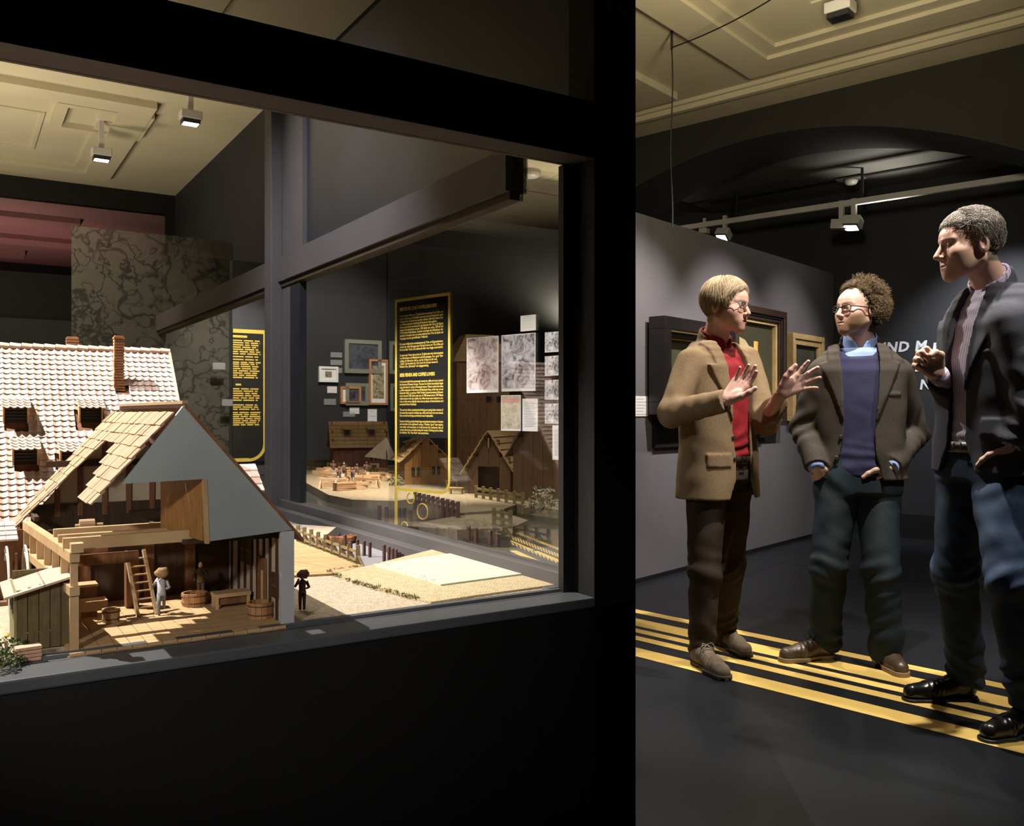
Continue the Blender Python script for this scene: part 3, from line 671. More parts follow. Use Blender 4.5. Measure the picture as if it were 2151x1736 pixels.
# roof: right slope is one boarded slab, left slope is shingled
def slope(t, side): return (ax+side*(ex-ax)*t, rid-(rid-ez)*t)     # t=0 ridge, 1 eave
mb = MB(); a_, b_ = slope(0, 1), slope(1.10, 1)
mb.prism([(a_[0], -.014, a_[1]+.004), (b_[0], -.014, b_[1]+.004), (b_[0], -.014, b_[1]-.004), (a_[0], -.014, a_[1]-.006)], (0, .76, 0)); mb.build('roof_slope', BROWNW, mill)
run = math.hypot(ex-ax, rid-ez); expo = .0262; ang = math.atan2(rid-ez, ex-ax)
sh = MB().box(-.5, .5, -.034, 0, 0, .0028); shm = []
for k in range(3):
    o = sh.build('shingle', SHING[k], mill); shm.append(o.data); bpy.data.objects.remove(o)
def lay_course(c, y0, y1):
    t = (c*expo+expo)/run; x, z = slope(t, -1); y = y0
    while y < y1-.004:
        w_ = min(random.uniform(.020, .040), y1-y)
        o = inst(random.choice(shm), 'shingle', mill, (x-.003*random.random(), y+w_/2, z+.004+.0012*random.random()), scale=(w_-.0012, 1, 1))
        # local x along the house, local y down the slope
        m3 = Matrix(((0, math.cos(ang), -math.sin(ang)), (-1, 0, 0), (0, math.sin(ang), math.cos(ang)))).to_4x4()
        m3 = m3 @ Matrix.Rotation(-R(4.5), 4, 'X')
        o.rotation_euler = m3.to_euler(); y += w_
ncourse = 14
for c in range(ncourse):
    if c < 3: lay_course(c, -.014, .735)
    else:
        if c < 8: lay_course(c, -.014, .30-.035*(c-3))
        lay_course(c, .45+.018*min(c-3, 8), .735)
MB().bar((ax, -.014, rid+.004), (ax, .735, rid+.004), .010, .006).build('ridge_cap', SHING[1], mill)
for (x, z) in (slope(1.0, -1),): MB().bar((x, .5, z-.006), (x, .73, z-.006), .01, .01).build('eave_beam', DARKW, mill)
MB().bar((slope(.02, -1)[0], .725, slope(.02, -1)[1]-.006), (slope(1.12, -1)[0], .725, slope(1.12, -1)[1]-.006), .012, .008).build('barge_board', DARKW, mill)
# gallery frame on the left
g0, g1 = Vector((-.392, .004, 0)), Vector((-.432, .545, 0))
for z, h in ((.106, .016), (.166, .018)):
    MB().bar((g0.x, g0.y-.012, z), (g1.x, g1.y, z), .016, h).build('gallery_beam', OAK, mill)
for i in range(7):
    p = g0.lerp(g1, i/6); MB().box(p.x-.006, p.x+.006, p.y-.006, p.y+.006, .113, .158).build('baluster', OAK, mill)
for i in (0, 2, 3, 4, 6):
    p = g0.lerp(g1, i/6); MB().box(p.x-.007, p.x+.007, p.y-.007, p.y+.007, 0, .10).build('gallery_post', OAK, mill)
MB().box(-.398, -.378, -.012, .012, .174, .19).build('beam_end', OAK, mill)
for y, xe, h in ((.23, -.115, .016), (.14, -.17, .014), (.055, -.06, .022)):
    MB().bar((-.405, y, .182), (xe, y+.0, .182), .014, h).build('floor_beam', OAK, mill)
MB().box(-.12, -.10, .22, .245, .19, .203).build('beam_stub', OAK, mill)
for (x0, x1, y, z) in ((-.385, -.25, .22, .125), (-.385, -.30, .28, .14)):
    MB().bar((x0, y, z), (x1, y, z), .012, .022).build('shelf_beam', BROWNW, mill)
MB().box(-.26, -.235, .30, .33, 0, .12).build('inner_post', BROWNW, mill)
# lower stilts at the front left
MB().bar((-.405, -.02, -.012), (-.018, -.02, -.012), .012, .018).build('ground_beam', OAK, mill)
# ladder, tubs, trough
def on(px, py, z=0.0):
    p = F(px, py, BZ+z+.002); return (p.x, p.y, BZ+z+.002)
lx, ly = mf(290, 1298); ld = thing('ladder', 'pale wooden ladder leaning inside the cutaway mill', 'ladder', MW_(lx, ly, BZ+.002), CA)
A0, B0 = Vector((0, 0, 0)), Vector((.036, .004, 0)); top = Vector((-.012, .075, .125))
for q in (A0, B0): MB().bar(q, q+top, .006, .008).build('stile', OAK, ld)
for i in range(1, 8):
    q = A0+top*(i/8); MB().tube([q, q+(B0-A0)], .0022, 6).build('rung', OAK, ld)
p = MW_(lx+.045, ly-.002, BZ+.002)
figurine('climbing_figure', 'small figure in grey trousers climbing the ladder with a tan sack', p, CA+R(170), .085, CLW, CLG, SKF, 'climb', SACK)
TUBW = mat('tub stave wood', (.42, .22, .085), (.30, .15, .05), .6, 60, (1, 1, .2), 3, .1); HOOP = mat('dark hoop', (.10, .055, .03), (.08, .04, .02), .6, 20)
def tub(name, label, px, py, r, h, m=TUBW):
    p = on(px, py); t = thing(name, label, 'tub', p, CA, 'wooden tubs on the mill floor')
    for k in range(14):
        a0 = 2*math.pi*k/14; a1 = 2*math.pi*(k+.94)/14
        v = [(rr*math.cos(a), rr*math.sin(a), z) for z, f_ in ((0, .94), (h, 1.0)) for rr in (r*f_, (r-.004)*f_) for a in (a0, a1)]
        MB().add(v, [(0, 1, 5, 4), (3, 2, 6, 7), (4, 5, 7, 6), (1, 3, 7, 5), (2, 0, 4, 6)]).build('stave', m, t)
    for z in (.25, .8): MB().tube([(r*(.955+.05*z)*math.cos(a*math.pi/10), r*(.955+.05*z)*math.sin(a*math.pi/10), h*z) for a in range(20)], .0012, 6, True).build('hoop', HOOP, t)
    MB().lathe([(r*.9, h*.5), (r*.9, h*.52)], (0, 0, 0), 14).build('content', EARTH, t)
    return t
tub('round_tub', 'round wooden tub at the foot of the pale wall end', 548, 1297, .026, .032)
tub('round_tub', 'round wooden tub in the middle of the mill floor', 409, 1271, .028, .027)
tub('round_basket', 'small lidded round basket beside the box on legs', 233, 1306, .017, .026, OAK)
p = on(409, 1271); figurine('miller_figure', 'small dark ochre figure standing behind the middle tub', (p[0]-.005, p[1]+.05, p[2]), R(10), .085, mat('figure ochre cloth', (.20, .15, .05), (.15, .11, .04), .8, 30), CLB, SKF)
lx, ly = mf(480, 1278); t = thing('trough_table', 'low wooden trough table against the inner wall of the mill', 'table', MW_(lx, ly, BZ+.002), CA)
MB().box(-.03, .045, -.012, .03, .024, .032).build('top', OAK, t); MB().box(-.022, .038, -.006, .024, .008, .024).build('trough', BROWNW, t)
for x in (-.026, .040):
    for y in (-.008, .024): MB().box(x-.003, x+.003, y-.003, y+.003, 0, .024).build('leg', OAK, t)
lx, ly = mf(192, 1308); t = thing('grain_box', 'open wooden box on four legs with a closed chest behind it', 'box', MW_(lx, ly, BZ+.002), CA)
for bx in ((-.025, .03, -.002, .002), (-.025, .03, .036, .04), (-.025, -.021, .002, .036), (.026, .03, .002, .036)): MB().box(*bx, .02, .04).build('side_board', OAK, t)
for x in (-.022, .027):
    for y in (.001, .037): MB().box(x-.003, x+.003, y-.003, y+.003, 0, .022).build('leg', OAK, t)
MB().box(-.03, .016, .042, .085, .0, .062).build('chest', BROWNW, t); MB().box(-.032, .018, .04, .087, .062, .066).build('chest_lid', OAK, t)
lx, ly = mf(228, 1150, .17); t = thing('hoist_drum', 'small wooden hoist drum resting on the mill beams', 'drum', MW_(-.34, .27, BZ+.178), CA)
MB().tube([(-.014, 0, .012), (.014, 0, .012)], .012, 12).build('drum', SHING[1], t, False); MB().tube([(-.022, 0, .012), (.03, 0, .012)], .003, 6).build('axle', OAK, t)
# cabin with sloping roof at the front left
cb = thing('wooden_cabin', 'small greenish plank cabin with a pale sloping roof beside the mill', 'cabin', MW_(-.434, .05, BZ), CA)
GRW = mat('greenish plank wood', (.24, .21, .10), (.17, .15, .065), .75, 30, (5, 5, 1), 4, .15); GRB = mat('brown green plank wood', (.13, .095, .035), (.09, .065, .025), .75, 30, (5, 5, 1), 4, .15)
W2, D2 = .044, .145
for i in range(5):
    xa = -W2+2*W2*i/5; zt_ = .104+.02*(i+.5)/5
    MB().box(xa, xa+2*W2/5-.0012, 0, .006, .0, zt_).build('front_plank', GRB, cb)
for i in range(6):
    ya_ = D2*i/6; MB().box(-W2-.004, -W2+.002, ya_, ya_+D2/6-.0012, .0, .104).build('side_plank', GRW, cb)
MB().box(W2-.005, W2, .006, D2, 0, .124).build('rear_side', GRB, cb); MB().box(-W2, W2, D2-.006, D2, 0, .12).build('back_wall', GRB, cb)
for y in (.03, .07, .11): MB().box(-W2-.0055, -W2-.003, y-.004, y+.004, .062, .092).build('slot', BLACK, cb)
for i in range(4):
    for j in range(2):
        ya_ = -.016+(D2+.026)*i/4; mb = MB()
        xa, xb = (-W2-.02, 0) if j == 0 else (-.003, W2+.008)
        mb.prism([(xa, ya_, .100+(xa+W2)*.26), (xb, ya_, .100+(xb+W2)*.26), (xb, ya_, .104+(xb+W2)*.26), (xa, ya_, .104+(xa+W2)*.26)][::-1], (0, (D2+.026)/4-.001, 0)); mb.build('roof_board', mat('rosy roof board wood', (.50, .38, .29), (.42, .31, .23), .75, 30, (1, 9, 9), 4, .1), cb)
for x in (-W2+.01, W2-.01): MB().box(x-.005, x+.005, .004, .014, -.03, 0).build('leg', GRW, cb)
# tile pile and plants at the left edge
RTILE = mat('rosy clay tile', (.62, .38, .27), (.50, .28, .18), .7, 20)
p = F(62, 1388, BZ)
for k in range(4):
    o = MB().box(-.02, .02, -.012, .012, 0, .005).build('clay_tile', RTILE, None, loc=(p.x-.01, p.y+.012, BZ-.002+k*.0062), rotz=CA+.1*(k % 2)); tag(o, '%s rosy clay tile of the small stack under the cabin' % ('lowest', 'second lowest', 'second highest', 'topmost')[k], 'tile', 'stacked clay tiles under the cabin')
LEAF = mat('model shrub leaf', (.10, .13, .035), (.06, .08, .02), .7, 20); FLOW = mat('yellow flower head', (.7, .5, .05), (.6, .4, .04), .6, 9)
for k, (px, py, s, lab) in enumerate(((15, 1380, .030, 'bushy model shrub with a yellow flower in the lower left corner'), (4, 1405, .026, 'low dark model shrub in the very corner of the sill'), (34, 1392, .016, 'small model shrub next to the stacked clay tiles'))):
    p = F(px, py, BZ); t = thing('model_shrub', lab, 'shrub', (p.x, p.y, BZ), 0, 'small shrubs in the corner of the model')
    mb = MB()
    for q in range(160):
        d = Vector((random.gauss(0, 1), random.gauss(0, 1), random.gauss(0, .8))).normalized()*s*random.uniform(.5, 1); d.z = abs(d.z)*1.3
        u = Vector((random.gauss(0, 1), random.gauss(0, 1), random.gauss(0, 1))).normalized()*s*.2; w = u.orthogonal().normalized()*s*.09
        mb.add([d-w, d+w, d+u+w*.3, d+u-w*.3], [(0, 1, 2, 3)])
    tag(mb.build('leaves', LEAF, t), kind='stuff')
    for q in range(5): MB().tube([(0, 0, 0), (random.uniform(-.6, .6)*s, random.uniform(-.6, .6)*s, s*random.uniform(.6, 1.2))], [.0012, .0006], 5).build('stem', FENW, t)
    if k == 0: MB().lathe([(.001, -.003), (.005, 0), (.001, .004)], (.3*s, -.5*s, s*1.35), 8).build('flower', FLOW, t)
# water wheel
t = thing('water_wheel', 'white rimmed water wheel beside the mill gallery', 'water wheel', MW_(-.455, .50, BZ), CA)
WHT = mat('white wheel wood', (.62, .60, .55), (.55, .52, .47), .7, 20)
for x in (-.018, .018):
    for r_ in (.125, .110): MB().tube([(x, r_*math.cos(a*math.pi/24), r_*math.sin(a*math.pi/24)) for a in range(48)], .0022, 5, True).build('rim', WHT, t)
    for a in range(24):
        c_, s_ = math.cos(a*math.pi/12), math.sin(a*math.pi/12); MB().bar((x, .11*c_, .11*s_), (x, .125*c_, .125*s_), .003, .003, (1, 0, 0)).build('rung', WHT, t)
for a in range(8):
    c_, s_ = math.cos(a*math.pi/4), math.sin(a*math.pi/4); MB().bar((0, .01*c_, .01*s_), (0, .11*c_, .11*s_), .005, .005, (1, 0, 0)).build('spoke', BROWNW, t)
MB().tube([(-.05, 0, 0), (.05, 0, 0)], .009, 8).build('axle', BROWNW, t)
# ------------------------------------------------------------------ tiled house
NW_, NI_ = frame(-1.127, 2.9, CA)
th = thing('tiled_house', 'large model house with a pale pantile roof, dormers and brick chimneys', 'model house', NW_(0, 0, BZ), CA)
RY, RZ, EY, EZ = 0.0, .6175, -.42, .122; TL = -.92
sl = math.hypot(RY-EY, RZ-EZ); ta = math.atan2(RZ-EZ, RY-EY)
def rp(x, t, off=0.0): # t metres down the slope from the ridge
    return Vector((x, RY-math.cos(ta)*t-math.sin(ta)*off, RZ-math.sin(ta)*t+math.cos(ta)*off))
mb = MB(); mb.prism([(TL, RY, RZ-.004), (TL, EY, EZ-.004), (TL, EY, EZ-.016), (TL, RY+.42, EZ-.016), (TL, RY+.42, EZ-.004)], (-TL-.004, 0, 0)); mb.build('roof_base', BROWNW, th)
MB().box(TL, -.03, EY+.05, .38, 0, EZ+.03).build('house_wall', BROWNW, th)
mb = MB(); mb.prism([(-.032, EY+.04, 0), (-.032, .38, 0), (-.032, .38, EZ), (-.032, 0, RZ-.03), (-.032, EY+.04, EZ)], (.012, 0, 0)); mb.build('gable_wall', BROWNW, th)
TM = [mat('pale rosy pantile %s' % q, c1, c2, .6, 30) for q, c1, c2 in (('white', (.78, .62, .52), (.72, .54, .44)), ('pink', (.74, .54, .44), (.66, .46, .36)), ('cream', (.80, .68, .58), (.74, .6, .5)))]
cwid, rowh = .0200, .0203
def tileverts():
    prof = [(-.5, .0030), (-.36, .0052), (-.2, .0030), (.05, .0004), (.3, .0006), (.5, .0026)]
    up = [(x*cwid, 0, z) for x, z in prof]; lo = [(x*cwid, -rowh*1.16, z+.0034) for x, z in prof]; ed = [(x*cwid, -rowh*1.16, z+.0014) for x, z in prof]
    n = len(prof); v = up+lo+ed
    f = [(i, i+1, n+i+1, n+i) for i in range(n-1)]+[(n+i, n+i+1, 2*n+i+1, 2*n+i) for i in range(n-1)]
    return v, [tuple(reversed(q)) for q in f]
tv, tf = tileverts(); tms = []
for k in range(3):
    o = MB().add(tv, tf).build('pantile', TM[k]); tms.append(o.data); bpy.data.objects.remove(o)
Rm = Matrix.Rotation(ta, 4, 'X'); spots = []
nr, nc = int(sl/rowh), int(-TL/cwid)
holes = []
def onroof(px, py):
    # sight line on the roof plane, by bisection over case-parallel planes
    lo, hi = EY-.1, RY+.05
    for _ in range(40):
        m_ = (lo+hi)/2; x, z = ray_plane(px, py, NW_, NI_, 1, m_); z -= BZ
        if z > RZ+(m_-RY)*math.tan(ta): lo = m_
        else: hi = m_
    x, z = ray_plane(px, py, NW_, NI_, 1, (lo+hi)/2); return x, (RY-(lo+hi)/2)/math.cos(ta)
dorm = [onroof(32, 862), onroof(188, 862), onroof(52, 948), onroof(150, 952)]
chim = onroof(250, 815)
for r_ in range(nr):
    for c_ in range(nc):
        x = -cwid*(c_+.5)-.002; t = r_*rowh+.004
        if any(abs(x-d[0]) < .036 and d[1]-.012 < t < d[1]+.062 for d in dorm): continue
        if abs(x-chim[0]) < .02 and abs(t-chim[1]) < .02: continue
        spots.append((rp(x, t, .0), random.randrange(3), x, t))
spots.sort(key=lambda s: -(s[3]*1.0-s[2]*.9))
for k, (p, m_, x, t) in enumerate(spots[:300]):
    inst(tms[m_], 'pantile', th, p+Vector((0, 0, random.uniform(0, .0008))), (ta, 0, random.uniform(-.02, .02)))
mb = MB()
for (p, m_, x, t) in spots[300:]:
    mb.cm = m_; q = Matrix.Translation(p+Vector((0, 0, random.uniform(0, .0008)))) @ Rm @ Matrix.Rotation(random.uniform(-.02, .02), 4, 'Z')
    mb.add([q @ Vector(v) for v in tv], tf)
o = mb.build('upper_pantiles', None, th, mats=TM); tag(o, kind='stuff')
for i in range(30): MB().tube([(TL*i/30, RY, RZ+.004), (TL*(i+1)/30+.002, RY, RZ+.006)], [.009, .010], 8).build('ridge_tile', TM[i % 3], th)
MB().bar(rp(-.002, 0, .004), rp(-.002, sl, .004), .007, .008).build('verge_board', mat('pale verge wood', (.62, .46, .32), (.55, .4, .27), .7, 20), th)
MB().box(TL, -.02, EY-.012, EY+.04, EZ-.022, EZ-.006).build('eave_board', BROWNW, th)
OCHB = mat('ochre dormer board', (.58, .36, .17), (.48, .28, .12), .7, 20)
for (dx, dt) in dorm:
    b_ = rp(dx, dt+.054); zt_ = b_.z+.052; d_ = MB()
    for sx in (-1, 1):
        d_.prism([(dx+sx*.028, b_.y-.004, b_.z+.003), (dx+sx*.028, b_.y-.004, zt_), (dx+sx*.028, RY-(RZ-zt_)/math.tan(ta), zt_)], (sx*.004, 0, 0))
    dd = d_.build('dormer', OCHB, th)
    MB().box(dx-.028, dx+.028, b_.y+.008, b_.y+.011, b_.z+.0, zt_).build('dormer_opening', BLACK, dd)
    for k in range(4): MB().box(dx-.027, dx+.027, b_.y+.004, b_.y+.006, b_.z+.016+k*.009, b_.z+.019+k*.009).build('louvre', DARKW, dd)
    m2 = MB(); qa = math.atan2(.034, .085); 
    for rr in range(4):
        for cc in range(4):
            q = Matrix.Translation(Vector((dx+(cc-1.5)*.0175, b_.y+.052-rr*.0185, zt_+.024-rr*.0075))) @ Matrix.Rotation(qa, 4, 'X')
            m2.cm = random.randrange(3); m2.add([q @ Vector(v) for v in tv], tf)
    tag(m2.build('dormer_pantiles', None, dd, mats=TM), kind='stuff')
    MB().prism([(dx-.033, b_.y-.012, zt_), (dx+.033, b_.y-.012, zt_), (dx+.033, b_.y+.07, zt_+.026), (dx-.033, b_.y+.07, zt_+.026)], (0, 0, -.003)).build('dormer_roof', OCHB, dd)
BRK = mat('small orange brick', (.62, .33, .16), (.46, .22, .10), .8, 40)
def chimney(base, w, d, h, label):
    c_ = thing_part = None
    n = int(h/.0085); m_ = MB()
    for k in range(n):
        e = random.uniform(-.0008, .0008); m_.box(base.x-w/2-e, base.x+w/2+e, base.y-d/2-e, base.y+d/2+e, base.z+k*.0085, base.z+k*.0085+.0062)
    m_.box(base.x-w/2+.003, base.x+w/2-.003, base.y-d/2+.003, base.y+d/2-.003, base.z, base.z+h)
    o = m_.build('chimney', BRK, th); o['label'] = label; tag(o, kind='stuff')
b_ = rp(chim[0], chim[1]+.01); zt_ = ray_plane(250, 705, NW_, NI_, 1, b_.y)[1]-BZ
chimney(Vector((chim[0], b_.y+.012, b_.z-.02)), .030, .028, zt_-b_.z+.02, 'tall brick chimney')
x, z = ray_plane(152, 708, NW_, NI_, 1, .10); chimney(Vector((x, .10, z-BZ-.12)), .036, .03, .12, 'short brick chimney behind the ridge')
# low roofs left and right of the tiled house
def low_roof(name, label, px0, py0, px1, py1, y, drop, z_off=0):
    x0, z0 = cy_(px0, py0, y); x1, z1 = cy_(px1, py1, y)
    t = thing(name, label, 'model house', CW((x0+x1)/2, y, BZ), CA); w = abs(x1-x0); n = max(3, int(w/.026)); h = z0-BZ
    MB().box(-w/2+.01, w/2-.01, -.02, .06, 0, h-drop-.004).build('wall', BROWNW, t)
    for rr in range(4):
        for c in range(n):
            xa = -w/2+w*c/n; ya_ = .05-rr*.027; zz = h-drop*rr/4
            MB().prism([(xa, ya_+.003, zz), (xa+w/n-.0012, ya_+.003, zz), (xa+w/n-.0012, ya_-.028, zz-drop/4+.002), (xa, ya_-.028, zz-drop/4+.002)], (0, 0, .004)).build('roof_shingle', TM[(rr+c) % 3], t)
low_roof('lean_to_shed', 'small shed with a rosy shingle roof right of the mill roof', 496, 980, 546, 978, 1.35, .085)
low_roof('lean_to_shed', 'low brown shed with a rosy roof edge at the left margin', -40, 1108, 36, 1112, .62, .03)
# ------------------------------------------------------------------ town reflection in the side glass, built as solid models behind it
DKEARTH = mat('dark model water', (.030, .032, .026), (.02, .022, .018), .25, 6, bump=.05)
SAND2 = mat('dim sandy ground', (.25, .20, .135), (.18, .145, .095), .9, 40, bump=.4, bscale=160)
def w2(px, py, z=BZ): return F(px, py, z)
t0 = w2(900, 1060); tb = thing('town_reflection', 'sandy ground and dark harbour water of the town reflection, built as a solid model', 'model', (t0.x, t0.y, BZ), 0)
def gp(name, pts, z0, z1, m, parent=tb, org=t0):
    v = [w2(*q) for q in pts]; return MB().prism([(p.x-org.x, p.y-org.y, z0) for p in v], (0, 0, z1-z0)).build(name, m, parent)
edge = []
for yy in (.12, .8, 1.5, 2.4, 3.4, 4.6): edge.append(CW(.16, yy))
far = [w2(620, 978), w2(1213, 978)]; near = w2(1213, 1215)
pl = [near]+edge+[CW(.5, 5.5)]+far
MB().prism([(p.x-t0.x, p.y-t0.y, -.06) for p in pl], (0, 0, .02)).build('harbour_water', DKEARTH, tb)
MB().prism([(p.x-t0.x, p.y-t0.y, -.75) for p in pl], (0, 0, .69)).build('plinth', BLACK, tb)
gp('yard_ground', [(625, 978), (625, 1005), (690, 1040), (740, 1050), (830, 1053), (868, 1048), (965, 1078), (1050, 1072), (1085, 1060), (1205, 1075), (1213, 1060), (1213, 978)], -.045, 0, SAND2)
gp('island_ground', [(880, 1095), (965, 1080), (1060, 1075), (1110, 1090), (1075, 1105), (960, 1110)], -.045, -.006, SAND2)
gp('pale_slab', [(905, 1190), (1072, 1165), (1190, 1200), (1100, 1213)], -.045, -.042, WATER)
# timber pieces
def plankhouse(name, label, px, py, w, d, h, pitch, rot, wallm, roofm, dormers=0, openfront=False, rows=6, win=(), hip=False):
    """gabled house; ridge along local x, gables at +-x"""
    p = w2(px, py); t = thing(name, label, 'model house', (p.x, p.y, BZ), rot)
    rh = d/2*math.tan(pitch)
    n = max(4, int(w/.05)); m = max(4, int(d/.05))
    for i in range(n):
        for y in (-d/2, d/2-.008):
            xa = -w/2+w*i/n; MB().box(xa, xa+w/n-.0015, y, y+.008, 0, h).build('wall_plank', wallm, t)
    for i in range(m):
        ya = -d/2+d*i/m; yc = ya+d/m/2; z1 = h+rh-abs(yc)*math.tan(pitch)
        for x in (-w/2, w/2-.008):
            if openfront and x > 0 and abs(yc) < d*.3: MB().box(x, x+.008, ya, ya+d/m-.0015, h*.95, z1).build('gable_plank', wallm, t)
            else: MB().box(x, x+.008, ya, ya+d/m-.0015, 0, z1).build('gable_plank', wallm, t)
    if openfront: MB().box(w/2-.05, w/2-.045, -d*.3, d*.3, 0, h*.95).build('dark_portal', BLACK, t)
    sl_ = (d/2+.03)/math.cos(pitch)
    for s in (-1, 1):
        for r_ in range(rows):
            for c in range(n):
                xa = -w/2-.02+(w+.04)*c/n; xb = xa+(w+.04)/n-.0015
                d0, d1 = sl_*r_/rows, sl_*(r_+1.12)/rows
                def q(dd, off): return (s*(dd*math.cos(pitch))+s*math.sin(pitch)*off, h+rh-dd*math.sin(pitch)+math.cos(pitch)*off)
                a, b, c_, e = q(d0, .002), q(d1, .007), q(d1, .002), q(d0, -.002)
                MB().prism([(xa, a[0], a[1]), (xa, b[0], b[1]), (xa, c_[0], c_[1]), (xa, e[0], e[1])], (xb-xa, 0, 0)).build('roof_board', roofm, t)
    for (sx, sy, ww, hh, zz) in win:
        # windows on a gable (sx = +-1, sy offset) or on a long side (sx = 0)
        if sx: o = MB().box(sx*w/2-.002*sx, sx*(w/2+.004), sy-ww/2, sy+ww/2, zz, zz+hh).build('window', BLACK, t)
        else: o = MB().box(sy-ww/2, sy+ww/2, -d/2-.004, -d/2+.002, zz, zz+hh).build('window', BLACK, t)
        if sx: MB().box(sx*(w/2+.004), sx*(w/2+.006), sy-.003, sy+.003, zz, zz+hh).build('glazing_bar', OAK, o)
        else: MB().box(sy-.003, sy+.003, -d/2-.006, -d/2-.004, zz, zz+hh).build('glazing_bar', OAK, o)
    for k in range(dormers):
        xa = -w/2+w*(k+.6)/(dormers+.2); dd = d*.27; z = h+rh-dd*math.tan(pitch)
        o = MB().box(xa-.025, xa+.025, -dd-.03, -dd+.03, z-.03, z+.028).build('dormer', wallm, t)
        MB().box(xa-.017, xa+.017, -dd-.033, -dd-.03, z-.012, z+.02).build('dormer_opening', BLACK, o)
        MB().prism([(xa-.032, -dd-.04, z+.026), (xa+.032, -dd-.04, z+.026), (xa+.032, -dd+.05, z+.05), (xa-.032, -dd+.05, z+.05)], (0, 0, .004)).build('dormer_roof', roofm, o)
    return t
REDW = mat('red brown model planks', (.22, .09, .055), (.16, .065, .04), .7, 25, (6, 6, 1), 4, .1)
HONW = mat('honey model planks', (.30, .15, .045), (.21, .10, .03), .6, 25, (6, 6, 1), 4, .1)
TANR = mat('tan model roof boards', (.46, .31, .17), (.36, .23, .12), .7, 25, (1, 6, 6), 4, .12)
TOWW = mat('rosy tower planks', (.33, .17, .09), (.24, .12, .065), .7, 18, (6, 6, 1), 4, .1)
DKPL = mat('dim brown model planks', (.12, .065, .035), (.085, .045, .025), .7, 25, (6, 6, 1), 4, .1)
plankhouse('yard_barn', 'reflected red brown model barn with tan shingle roof and two dormers behind the yard', 752, 985, .40, .26, .20, R(50), CA+R(-16), REDW, TANR, 2, rows=7, win=((0, .10, .05, .06, .07), (0, .16, .04, .06, .07)))
plankhouse('gabled_house', 'reflected honey coloured model house with steep plank roof inside the yellow panel outline', 884, 1012, .42, .25, .16, R(44), R(-76), HONW, TANR, 1, rows=5, win=((1, -.06, .05, .05, .05), (1, .06, .05, .05, .055)))
plankhouse('boat_barn', 'reflected open fronted model barn with dark portal and tan roof under the white sheets', 1058, 1032, .40, .24, .15, R(56), R(-112), DKPL, TANR, 0, True, rows=7, win=((1, 0, .025, .05, .24),))
plankhouse('dark_warehouse', 'reflected tall dim brown model warehouse at the right edge of the side glass', 1180, 1046, .40, .36, .26, R(58), R(-112), DKPL, mat('dim roof boards', (.085, .055, .035), (.06, .04, .025), .8, 25), 0, rows=7)
# tower
p = w2(1000, 983); tw = thing('plank_tower', 'reflected tall rosy plank tower with hipped shingle roof behind the prints', 'model tower', (p.x, p.y, BZ), CA+R(-14))
TWW, TH = .41, .80
for i in range(9):
    for j, (z0, z1) in enumerate(((0, .24), (.24, .52), (.52, TH))):
        xa = -TWW/2+TWW*i/9; MB().box(xa, xa+TWW/9-.0016, -.2, -.19, z0, z1-.002).build('front_plank', TOWW, tw)
        MB().box(-TWW/2, -TWW/2+.01, -.19+.36*i/9, -.19+.36*(i+1)/9-.0016, z0, z1-.002).build('side_plank', TOWW, tw)
MB().box(-TWW/2+.012, TWW/2, -.188, .17, 0, TH).build('core', DARKW, tw)
for (x, z) in ((.04, .50), (.12, .50), (-.02, .06), (.06, .24)):
    o = MB().box(x-.018, x+.018, -.204, -.2, z, z+.045).build('window', BLACK, tw)
for r_ in range(12):
    f0 = r_/12; zz = TH+.02+.21*f0; h_ = TWW/2+.03-.135*f0
    MB().box(-h_, h_, -h_*.95, h_*.9, zz-.02, zz).build('roof_course', TANR, tw)
# picket fence, lumber yard
p = w2(632, 985); fc = thing('picket_fence', 'low reflected picket fence along the back of the lumber yard', 'fence', (p.x, p.y, BZ)); q = w2(795, 986)-p
for i in range(30): MB().box(q.x*i/29-.006, q.x*i/29+.006, q.y*i/29-.004, q.y*i/29+.004, 0, .07+.006*random.random()).build('picket', FENW, fc)
for z in (.02, .055): MB().bar((0, .006, z), (q.x, q.y+.006, z), .006, .009).build('rail', FENW, fc)
LUM = [mat('lumber %d' % k, c1, c2, .7, 30, (1, 1, 1), 3, .1) for k, (c1, c2) in enumerate((((.52, .34, .2), (.44, .27, .15)), ((.42, .25, .14), (.34, .2, .1)), ((.58, .42, .28), (.5, .35, .22))))]
lab = ['hewn log', 'sawn beam', 'trestle', 'board stack']
random.seed(11)
places = ['by the picket fence', 'in the front row of the lumber yard', 'in the middle of the lumber yard', 'near the honey coloured house']
kinds = {}
lum_spots = sorted((random.uniform(676, 835), random.uniform(988, 1036)) for _ in range(42))
